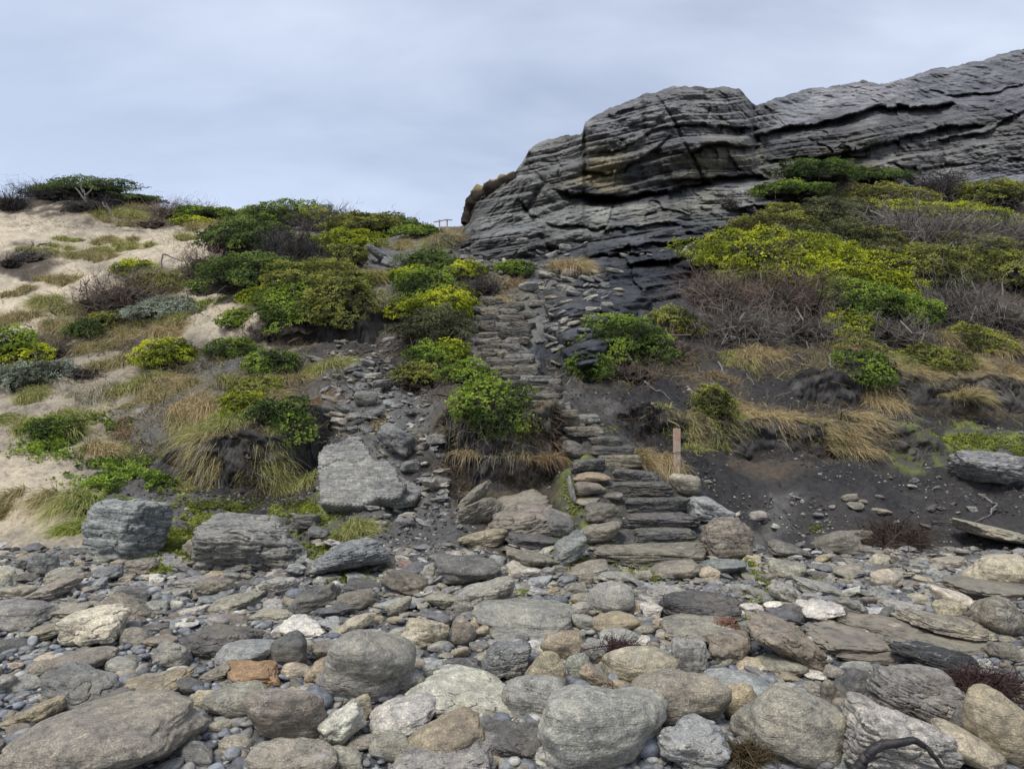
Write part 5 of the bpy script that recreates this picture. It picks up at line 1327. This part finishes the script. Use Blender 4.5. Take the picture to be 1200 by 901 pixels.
M2 = [(300,250,60,22,'olive','low olive mat between the two highest domes of the left scrub'),(405,280,60,24,'lime','yellow-green mat on the slope right of the highest dome'),(325,345,70,26,'lime','yellow-green mat between the dark rock step and the twiggy shrubs'),(420,330,40,26,'olive','small olive mat right of the domed olive shrub'),
 (480,322,40,22,'lime','yellow-green mat beside the upper middle ridge'),(535,345,36,26,'olive','olive mat on the right flank of the middle ridge'),(470,360,36,24,'lime','yellow-green mat on the left flank of the middle ridge'),(530,410,36,26,'lime','small yellow-green mat in the middle of the middle ridge'),
 (870,300,70,36,'lime','yellow-green mat at the left end of the brilliant shrub'),(945,315,80,34,'lime','yellow-green mat below the middle of the right scrub'),(1020,275,70,30,'olive','olive mat in the upper centre of the right scrub'),(1125,285,80,34,'olive','olive mat under the wide bare shrub'),(1060,360,60,36,'green','green mat low in the right scrub'),
 (1140,250,60,30,'lime','yellow-green mat at the upper right of the scrub'),(930,232,80,26,'green','green mat under the cliff foot'),(1070,245,60,24,'lime','yellow-green mat below the purplish bare shrub'),(880,325,60,30,'olive','olive mat above the reddish bare shrubs'),(1150,395,60,24,'olive','olive mat behind the upright golden tussock'),(1000,398,60,20,'olive','olive mat below the small brilliant green shrub'),
 (790,375,50,34,'olive','olive mat joining the bright green shrub to the bare ones'),(225,262,40,14,'lime','yellow-green strip at the top right of the sand'),(30,415,50,24,'lime','yellow-green mat under the green shrub at the left edge'),(180,330,50,24,'olive','olive mat behind the silvery shrub'),(120,375,40,22,'olive','small olive mat near the round dark shrub'),
 (300,455,60,24,'olive','olive mat above the left bank'),(60,498,50,20,'green','green mat on the lower sandy slope'),(345,500,40,30,'green','green mat hanging at the right end of the left bank')]
for (px, py, w_, h_, kd, lb) in M2: bush(px, py, w_*1.15, h_*1.1, kd, lb, .0, 'grey', name='mat_shrub')

# creeping succulent mats and moss clumps (ground cover: stuff)
def mat_cover(name, blobs, kind, label, leaf=.05, per=900, lift=.03):
    g = np.random.default_rng(len(name)*7+len(blobs)); Ps, Ns = [], []
    for (px, py, sx, sy, dn) in blobs:
        n_ = int(per*dn); x = px+g.normal(0, sx, n_); y = py+g.normal(0, sy, n_)
        for a, b in zip(x, y):
            Ps.append(hit(a, b, lift*g.uniform(.3, 2.2)))
    P = np.array(Ps); keep = fbm(P*2.3, 3) > -.12; P = P[keep]
    nr = np.tile(np.array([0, -.25, 1.]), (len(P), 1))+g.normal(0, .35, P.shape); nr /= np.linalg.norm(nr, axis=1)[:, None]
    dk, md, tp = [np.array(x) for x in PAL[kind]]; t = np.clip(.55+.6*fbm(P*3, 2)+g.normal(0, .2, len(P)), 0, 1)[:, None]
    c = np.where(t < .5, dk+(md-dk)*t*2, md+(tp-md)*(t*2-1))
    V, Fc, Cc = leaf_rosettes(P, nr, leaf*g.uniform(.7, 1.3, len(P)), c, g, 7)
    o = mk(name, V, Fc, M_LEAF, colr=Cc, smooth=False); tag(o, label, name.replace('_', ' '), kind='stuff')
mat_cover('creeping_succulent', [(150,556,30,10,.5),(193,563,16,5,.3),(115,580,14,14,.35),(60,525,22,6,.25),(100,498,24,7,.3),(75,510,20,8,.25),(130,540,16,10,.3)], 'green', 'bright green creeping succulent mats on the left sandy slope', .04, 2200)
mat_cover('moss', [(215,612,26,12,.5),(200,640,22,12,.45),(240,600,30,7,.3),(290,598,40,5,.3),(190,662,14,5,.25),(362,596,12,6,.2),(378,640,14,10,.25),(408,690,16,8,.3),(432,675,16,5,.15),(375,605,8,6,.1),(232,655,12,8,.15)], 'mossy', 'yellow-green moss and low herbs around the left boulders', .02, 3600, .008)
mat_cover('green_herbs', [(665,550,4,18,.12),(672,585,5,14,.1),(815,510,2,2,.01),(690,660,26,5,.15),(735,675,40,6,.2),(870,672,24,5,.12),(884,737,5,9,.12),(612,692,6,4,.05),(575,676,14,5,.06),(655,716,20,8,.12),(770,660,34,4,.1),(920,685,22,6,.12),(875,660,10,4,.05),(1040,455,4,2,.01),(735,500,20,4,.06),(60,742,10,4,.05),(310,694,8,4,.05),(900,700,14,4,.06),(955,620,8,3,.02)], 'mossy', 'little green herbs sprouting between the stones', .02, 2600, .01)
mat_cover('bank_moss', [(1100,514,40,4,.45),(1180,536,24,10,.45),(1070,510,20,3,.2),(1150,525,24,5,.2)], 'mossy', 'yellow-green moss along the right bank', .026, 2400, .01)

# low dead heath, litter twigs and thin grass between the larger plants
def litter(name, blobs, n_, label, c0, c1, L_=.22, w_=.004):
    g = np.random.default_rng(n_); P = []
    tot = sum(b[4] for b in blobs)
    for (px, py, sx, sy, dn) in blobs:
        k = int(n_*dn/tot)
        for a, b in zip(px+g.normal(0, sx, k), py+g.normal(0, sy, k)): P.append(hit(a, b, 0.))
    P = np.array(P); P = P[fbm(P*1.6+3, 3) > -.1]; m = len(P)
    d_ = g.normal(0, .5, (m, 3)); d_[:, 2] = np.abs(d_[:, 2])*.5+.12; d_ *= (L_*np.sqrt(P[:, 1]/11))[:, None]
    V, Fc, Cc = twigs(P, P+d_, g, w_, 2, 3, c0, c1, curl=.2, fan=.5)
    o = mk(name, V, Fc, M_TWIG, colr=Cc, smooth=False); tag(o, label, name.replace('_', ' '), kind='stuff')
LB = [(150,385,60,22,1),(110,420,50,20,1),(60,400,40,18,.6),(200,440,50,14,.8),(250,430,30,18,.6),(330,440,50,14,.6),(300,400,60,14,.6),(180,480,40,12,.6),(60,300,50,10,.3),(100,260,60,8,.6),(230,280,40,10,.5),(200,340,40,14,.6),
 (300,500,60,18,.9),(180,520,30,14,.5),(470,420,20,20,.5),(520,450,20,20,.5),(590,510,40,10,.6),(560,340,50,12,.8),(850,430,60,14,1),(980,425,60,12,1),(1120,430,70,14,1.2),(900,490,70,12,.8),(700,440,50,14,.6),(1000,380,120,30,2),(1100,320,80,30,1.5),(980,260,100,22,1.2),(560,480,20,10,.3),(520,285,40,8,.5),(430,300,40,12,.5)]
litter('dead_heath', LB, 15000, 'dead twigs and low heath littering the slope between the plants', (.07,.055,.045), (.20,.165,.13))
litter('thin_grass', LB[:14]+LB[17:24]+[(560,515,50,8,.8),(1100,500,60,6,.3)], 12000, 'thin straw-coloured grass growing between the shrubs', (.16,.14,.05), (.46,.38,.19), .2, .0035)

litter('hanging_roots', [(590,560,40,16,1),(545,560,20,18,.4),(280,572,50,12,.8),(350,565,26,14,.4),(880,525,110,8,1),(1100,483,90,9,1),(365,395,60,8,.6),(760,490,40,10,.4)], 9000, 'fine dead roots and peat crumbs hanging from the eroded banks', (.05,.04,.032), (.15,.115,.085), .14, .003)

# ------------------------------------------------------------------ marker post
def box(cx, cy, cz, sx, sy, sz):
    v = np.array([(x, y, z) for x in (-1, 1) for y in (-1, 1) for z in (-1, 1)], float)*np.array([sx, sy, sz])/2+np.array([cx, cy, cz])
    return v, np.array([(0,1,3,2),(4,6,7,5),(0,4,5,1),(2,3,7,6),(0,2,6,4),(1,5,7,3)])
def bevel_obj(o, w_):
    m = o.modifiers.new('edge', 'BEVEL'); m.width = w_; m.segments = 2
base = hit(793, 556); D = base[1]; ph_ = 54/F*D; pw = 7.8/F*D
root = empty('marker_post', base); root.rotation_euler = (R(-2), R(1.2), R(14))
tag(root, 'short weathered timber marker post with a faded orange mark at its top', 'marker post')
m_w, nt_, b_ = newmat('weathered_timber')
tcn = N(nt_, 'ShaderNodeTexCoord'); vv_ = mapping(nt_, tcn.outputs['Object'], sc=(1, 1, .08)); n_ = noise(nt_, vv_, 120, 6, .65); n2_ = noise(nt_, tcn.outputs['Object'], 14, 4, .6)
cw = mixc(nt_, mapr(nt_, n_, .35, .65), (.27, .19, .14), (.50, .37, .28)); cw = mixc(nt_, mapr(nt_, n2_, .5, .7, 0, .5), cw, (.52, .48, .42))
nt_.links.new(cw, b_.inputs['Base Color']); b_.inputs['Roughness'].default_value = .85; nt_.links.new(bump(nt_, n_, .003, .8), b_.inputs['Normal'])
m_o, nt_, b_ = newmat('faded_orange_paint')
tcn = N(nt_, 'ShaderNodeTexCoord'); n_ = noise(nt_, tcn.outputs['Object'], 60, 5, .6)
nt_.links.new(mixc(nt_, mapr(nt_, n_, .45, .6), (.62, .19, .09), (.42, .28, .20)), b_.inputs['Base Color'])
m_k, nt_, b_ = newmat('dark_wire'); b_.inputs['Base Color'].default_value = (.03, .028, .025, 1); b_.inputs['Roughness'].default_value = .6
v_, f_ = box(0, 0, ph_/2-.06, pw, pw*.6, ph_+.12); p_ = mk('post', v_, f_, m_w, root, smooth=False); bevel_obj(p_, .004)
# small orange triangle and the faded band under it
tri = np.array([(-pw*.34, 0, 0), (pw*.34, 0, 0), (0.02*pw, 0, pw*1.2)])+np.array([0, -pw*.3-.003, ph_*.76])
mk('orange_arrow', tri, np.array([(0, 1, 2)]), m_o, root, smooth=False)
wp = []
for q_ in np.linspace(0, 1, 26):
    wp.append((pw*.66*math.cos(q_*2*math.pi*1.15), -pw*.45*math.sin(q_*2*math.pi*1.15)*1.0, ph_*.47+.01*math.sin(q_*9)))
wp += [(pw*.9, -pw*.3, ph_*.5), (pw*2.2, .02, ph_*.56), (pw*3.4, .05, ph_*.54), (pw*4.4, .06, ph_*.62)]
v_, f_ = tube_mesh([np.array(wp)], [np.full(len(wp), .0035)], 5); mk('wire', v_, f_, m_k, root)

# handrail at the top of the track
q0 = surf(516, 262, 0); q0 = hit(522, 268); D = 23.
def pt(px, py, Y): return np.array([(px-CX)/F*Y, Y, EYE+(CY-py)/F*Y])
root = empty('handrail', pt(523, 268, 23)); tag(root, 'small weathered wooden handrail on the saddle where the track goes over', 'handrail')
o0 = np.array(root.location)
for px in (515, 524):
    v_, f_ = box(0, 0, 0, .04, .04, .34); v_ += pt(px, 264, 23)-o0; mk('rail_post', v_, f_, m_w, root, smooth=False)
v_, f_ = tube_mesh([np.array([pt(508, 260.5, 23)-o0, pt(523, 257.5, 22.96)-o0, pt(530, 258.0, 22.96)-o0])], [np.full(3, .02)], 6); mk('rail', v_, f_, m_w, root)

# ------------------------------------------------------------------ driftwood, dead branches, roots
m_dw, nt_, b_ = newmat('charred_wet_wood'); tcn = N(nt_, 'ShaderNodeTexCoord'); n_ = noise(nt_, tcn.outputs['Object'], 30, 8, .65, .4)
nt_.links.new(mixc(nt_, mapr(nt_, n_, .4, .65), (.009, .008, .008), (.045, .038, .036)), b_.inputs['Base Color']); b_.inputs['Roughness'].default_value = .45; nt_.links.new(bump(nt_, n_, .008, .9), b_.inputs['Normal'])
m_db, nt_, b_ = newmat('bleached_wood'); tcn = N(nt_, 'ShaderNodeTexCoord'); n_ = noise(nt_, tcn.outputs['Object'], 25, 6, .65, .4)
nt_.links.new(mixc(nt_, mapr(nt_, n_, .4, .65), (.11, .10, .085), (.26, .24, .21)), b_.inputs['Base Color']); b_.inputs['Roughness'].default_value = .85; nt_.links.new(bump(nt_, n_, .006, .8), b_.inputs['Normal'])
m_dk, nt_, b_ = newmat('dark_root'); tcn = N(nt_, 'ShaderNodeTexCoord'); n_ = noise(nt_, tcn.outputs['Object'], 25, 6, .65, .4)
nt_.links.new(mixc(nt_, mapr(nt_, n_, .4, .65), (.035, .03, .027), (.11, .095, .08)), b_.inputs['Base Color']); b_.inputs['Roughness'].default_value = .9
def branch(name, polys, rad, mat, label, cat, lift=.04, Yfix=None, Yoff=0., sides=8, knots=1.):
    """polys: list of picture polylines, each laid on the hillside as one crooked limb"""
    paths, radii = [], []
    g = np.random.default_rng(int(polys[0][0][0]*7+polys[0][0][1]))
    for k, pl in enumerate(polys):
        P = []
        D_ = Yfix if Yfix else None
        for px, py in pl:
            if D_: P.append(pt(px, py, D_))
            else:
                p_ = surf(px, py, lift); P.append(p_)
        P = np.array(P); n_ = max(16, len(P)*9); t = np.linspace(0, len(P)-1, n_)
        if not D_: P[:, 1] = np.minimum(P[:, 1], np.median(P[:, 1])+.6)
        Q = np.stack([np.interp(t, np.arange(len(P)), P[:, j]) for j in range(3)], -1)
        kk = np.array([.25, .5, .25]); 
        for _ in range(3): Q[1:-1] = Q[:-2]*.25+Q[1:-1]*.5+Q[2:]*.25
        r0 = rad*(1 if k == 0 else .6)
        Q += (r0*1.2*knots)*np.stack([fbm(stack(np.linspace(0, n_/8, n_), k*9.+j*3, .5), 3) for j in range(3)], -1)
        paths.append(Q); radii.append(r0*(1-.7*np.linspace(0, 1, n_))*(1+.10*knots*fbm(stack(np.linspace(0, n_/12, n_), 7.+k, .5), 2)))
    v_, f_ = tube_mesh(paths, radii, sides); c0 = v_.mean(0)
    o = mk(name, v_-c0, f_, mat, loc=c0); tag(o, label, cat); return o
branch('driftwood', [[(1003,905),(1012,888),(1024,877),(1042,871),(1060,869),(1074,868),(1086,876),(1096,888),(1106,902)]], .023, m_dw, 'charred black driftwood branch arched over the stones in the bottom right corner', 'driftwood', Yfix=2.85, sides=24, knots=.22)
DB = [
 ([[(908,408),(902,398),(890,388),(876,374)],[(890,388),(880,372),(872,366)]], .035, m_db, 'bleached crooked branch curving out of the tangled bare shrub'),
 ([[(1148,412),(1146,392),(1150,378),(1142,366)],[(1146,385),(1136,368)]], .04, m_db, 'bleached twisted trunk standing before the bare shrubs at the right'),
 ([[(1188,400),(1176,372),(1164,330),(1160,312)]], .03, m_db, 'long pale dead stem rising at the right edge'),
 ([[(1100,330),(1128,306),(1160,297),(1196,298)],[(1128,306),(1150,290)]], .03, m_dk, 'dark dead bough crossing the bare shrubs at the right'),
 ([[(968,418),(972,428),(985,430)],[(972,428),(990,440)]], .022, m_db, 'small pale dead root at the rim of the dark slope'),
 ([[(988,435),(990,446),(1005,448),(1020,456)]], .024, m_db, 'zigzag pale root on the dark slope below the low green mat shrub'),
 ([[(842,425),(848,438),(856,450)],[(846,434),(838,446)]], .02, m_db, 'pale forked stick at the left of the dark slope'),
 ([[(905,426),(925,418),(935,416),(948,424)]], .024, m_db, 'pale curved root lying along the bare rim below the bare shrubs'),
 ([[(865,425),(876,440),(884,452)]], .02, m_db, 'pale straight stick sliding down the dark slope'),
 ([[(1148,580),(1160,586),(1168,592),(1160,603),(1142,612)]], .016, m_db, 'thin bleached stick bent like an elbow on the dark slope'),
 ([[(1092,612),(1120,611)]], .012, m_dk, 'straight dark stick on the soil at the right'),
 ([[(1164,456),(1180,464),(1200,474)]], .02, m_db, 'pale stick poking from the upper right bank'),
 ([[(950,458),(980,462),(1012,464)]], .022, m_dk, 'dark root running along the upper right bank'),
 ([[(752,445),(765,455),(778,461),(786,468)]], .016, m_db, 'thin pale root trailing over the peat right of the stairs'),
 ([[(434,448),(442,428),(450,420)],[(437,440),(428,444)]], .035, m_dk, 'dark curved root lying in the rubble gully'),
 ([[(420,416),(438,408),(452,398)]], .03, m_dk, 'dark stick across the top of the rubble gully'),
 ([[(30,300),(40,290),(52,287),(60,283)],[(40,290),(36,282)],[(44,289),(54,294)]], .05, m_dk, 'dark dead branches lying on the upper sand'),
 ([[(40,412),(44,400),(38,388)],[(42,402),(52,392)]], .035, m_dk, 'dark dead twigs sticking out of the sand near the left edge'),
 ([[(185,330),(190,320),(202,302),(215,306)]], .03, m_dk, 'dark dead branch at the right end of the heath mound'),
 ([[(78,408),(92,400),(105,402)]], .04, m_dk, 'dark log lying beside the round dark shrub'),
 ([[(1128,455),(1140,470),(1150,480)]], .014, m_db, 'thin pale twig hanging from the upper right bank'),
]
for pl, r_, mt_, lb in DB: branch('dead_branch', pl, r_, mt_, lb, 'dead branch')
# dead tree on the left skyline
base = hit(102, 246); D = base[1]
root = empty('dead_tree', base); tag(root, 'bleached dead tree with forked white limbs on the left skyline', 'dead tree')
limbs = [[(104,247),(102,238),(100,230),(98,222)],[(102,238),(96,230),(92,224),(88,220)],[(100,230),(106,224),(110,218)],[(98,226),(95,220),(96,215)]]
for k, pl in enumerate(limbs):
    P_ = np.array([pt(a, b, D-.7) for a, b in pl])-base
    v_, f_ = tube_mesh([P_], [np.linspace(.07 if k == 0 else .045, .02, len(P_))], 6); mk('trunk' if k == 0 else 'limb', v_, f_, m_db, root)
base = hit(126, 250)
root = empty('dead_tree', base); tag(root, 'smaller bleached dead tree leaning right on the left skyline', 'dead tree')
for k, pl in enumerate([[(130,252),(128,245),(124,238)],[(128,245),(122,242),(120,236)]]):
    P_ = np.array([pt(a, b, base[1]-.6) for a, b in pl])-base
    v_, f_ = tube_mesh([P_], [np.linspace(.06, .02, len(P_))], 6); mk('trunk' if k == 0 else 'limb', v_, f_, m_db, root)
# clump of dead roots on the dark slope
g = np.random.default_rng(5); p0 = hit(1050, 640); r_ = 40/F*p0[1]
tips = dome(420, g, -.1)*np.array([r_, r_*.7, r_*.62])*g.uniform(.7, 1.05, (420, 1)); bs = g.normal(0, .25, (420, 3))*np.array([r_, r_*.6, 0])
V, Fc, Cc = twigs(bs, tips, g, .005, 5, 5, (.05,.038,.032), (.13,.10,.08), curl=.22, fan=.6)
root = empty('root_clump', p0); tag(root, 'tangled clump of dead brown roots on the dark soil slope', 'root clump'); mk('roots', V, Fc, M_TWIG, root, Cc, smooth=False)
# red seaweed
def seaweed(px, py, w, h, colr, label):
    g = np.random.default_rng(int(px)); p0 = hit(px, py, .05); r_ = w/2/F*p0[1]
    n_ = 260; tips = dome(n_, g, -.2)*np.array([r_, r_*.8, h/2/F*p0[1]]); bs = g.normal(0, .3, (n_, 3))*np.array([r_, r_*.6, .0])
    V, Fc, Cc = twigs(bs, tips, g, .004, 4, 4, colr, tuple(np.array(colr)*2.2), curl=.25, fan=.5)
    o = mk('seaweed', V, Fc, M_TWIG, colr=Cc, smooth=False, loc=p0); tag(o, label, 'seaweed')
seaweed(851, 737, 24, 20, (.16,.085,.06), 'rusty orange-pink seaweed tuft on the brown ledge slab')
seaweed(722, 768, 60, 22, (.045,.026,.026), 'dark red seaweed heap behind the reddish-tan boulder')
seaweed(1155, 806, 74, 26, (.05,.030,.028), 'dark red seaweed wrapped over the stones right of the black slate')
seaweed(612, 785, 26, 16, (.14,.075,.07), 'pinkish seaweed between the big grey boulders')
seaweed(875, 888, 52, 18, (.055,.04,.022), 'brown stringy seaweed in front of the small layered block')

# ------------------------------------------------------------------ camera, sky, sun
cam_d = bpy.data.cameras.new('camera'); cam = bpy.data.objects.new('camera', cam_d); col.objects.link(cam)
cam.location = (0, 0, EYE); cam.rotation_euler = (R(90), 0, 0)
cam_d.sensor_width = 36; cam_d.lens = 36*F/1200; cam_d.clip_end = 6000; cam_d.clip_start = .05
scene.camera = cam
w = bpy.data.worlds.new('World'); scene.world = w; w.use_nodes = True
nt = w.node_tree; nt.nodes.clear()
out = nt.nodes.new('ShaderNodeOutputWorld'); bg = nt.nodes.new('ShaderNodeBackground'); nt.links.new(bg.outputs[0], out.inputs[0])
SUN_EL, SUN_AZ = 58., 215.     # azimuth clockwise from +Y
sky = nt.nodes.new('ShaderNodeTexSky'); sky.sky_type = 'NISHITA'; sky.sun_disc = False
sky.sun_elevation = R(SUN_EL); sky.sun_rotation = R(SUN_AZ); sky.air_density = 1.; sky.dust_density = 2.
tc = nt.nodes.new('ShaderNodeTexCoord'); v = tc.outputs['Generated']
# project directions onto a cloud deck
sp = nt.nodes.new('ShaderNodeSeparateXYZ'); nt.links.new(v, sp.inputs[0])
zz = mth(nt, 'ADD', mth(nt, 'MAXIMUM', sp.outputs[2], 0.), .28)
cb = nt.nodes.new('ShaderNodeCombineXYZ')
nt.links.new(mth(nt, 'DIVIDE', sp.outputs[0], zz), cb.inputs[0]); nt.links.new(mth(nt, 'DIVIDE', sp.outputs[1], zz), cb.inputs[1])
m1 = mapping(nt, cb.outputs[0], sc=(.55, 1.0, 1), rot=(0, 0, R(20)))
c1 = noise(nt, m1, 1.1, 5, .5, .3); c2 = noise(nt, m1, 3.0, 5, .55, .3)
cl_ = mth(nt, 'ADD', mth(nt, 'MULTIPLY', c1, .72), mth(nt, 'MULTIPLY', c2, .28))
ccol = mixc(nt, mapr(nt, cl_, .40, .60), (3.2, 3.8, 5.2), (6.4, 7.05, 8.4))
hz = mth(nt, 'MULTIPLY', mapr(nt, sp.outputs[2], .08, .52, 1., 0.), mapr(nt, sp.outputs[0], .3, -.35, .08, .8))
ccol = mixc(nt, hz, ccol, (7.0, 8.1, 10.2))
fin = mixc(nt, .86, sky.outputs[0], ccol)
nt.links.new(fin, bg.inputs[0]); bg.inputs[1].default_value = .124
sd = bpy.data.lights.new('sun', 'SUN'); sd.energy = 2.9; sd.angle = R(18); sd.color = (1, .96, .9)
so = bpy.data.objects.new('sun', sd); col.objects.link(so)
from mathutils import Vector
az = R(SUN_AZ); el = R(SUN_EL)
dv = Vector((math.sin(az)*math.cos(el), math.cos(az)*math.cos(el), math.sin(el)))
so.rotation_euler = dv.to_track_quat('Z', 'Y').to_euler(); so.location = (0, 0, 30)
scene.view_settings.view_transform = 'Standard'; scene.view_settings.look = 'None'
scene.view_settings.exposure = 0; scene.view_settings.gamma = 1
scene.render.engine = 'CYCLES'
scene.cycles.max_bounces = 5; scene.cycles.diffuse_bounces = 3; scene.cycles.glossy_bounces = 2; scene.cycles.transmission_bounces = 3
scene.cycles.use_denoising = True
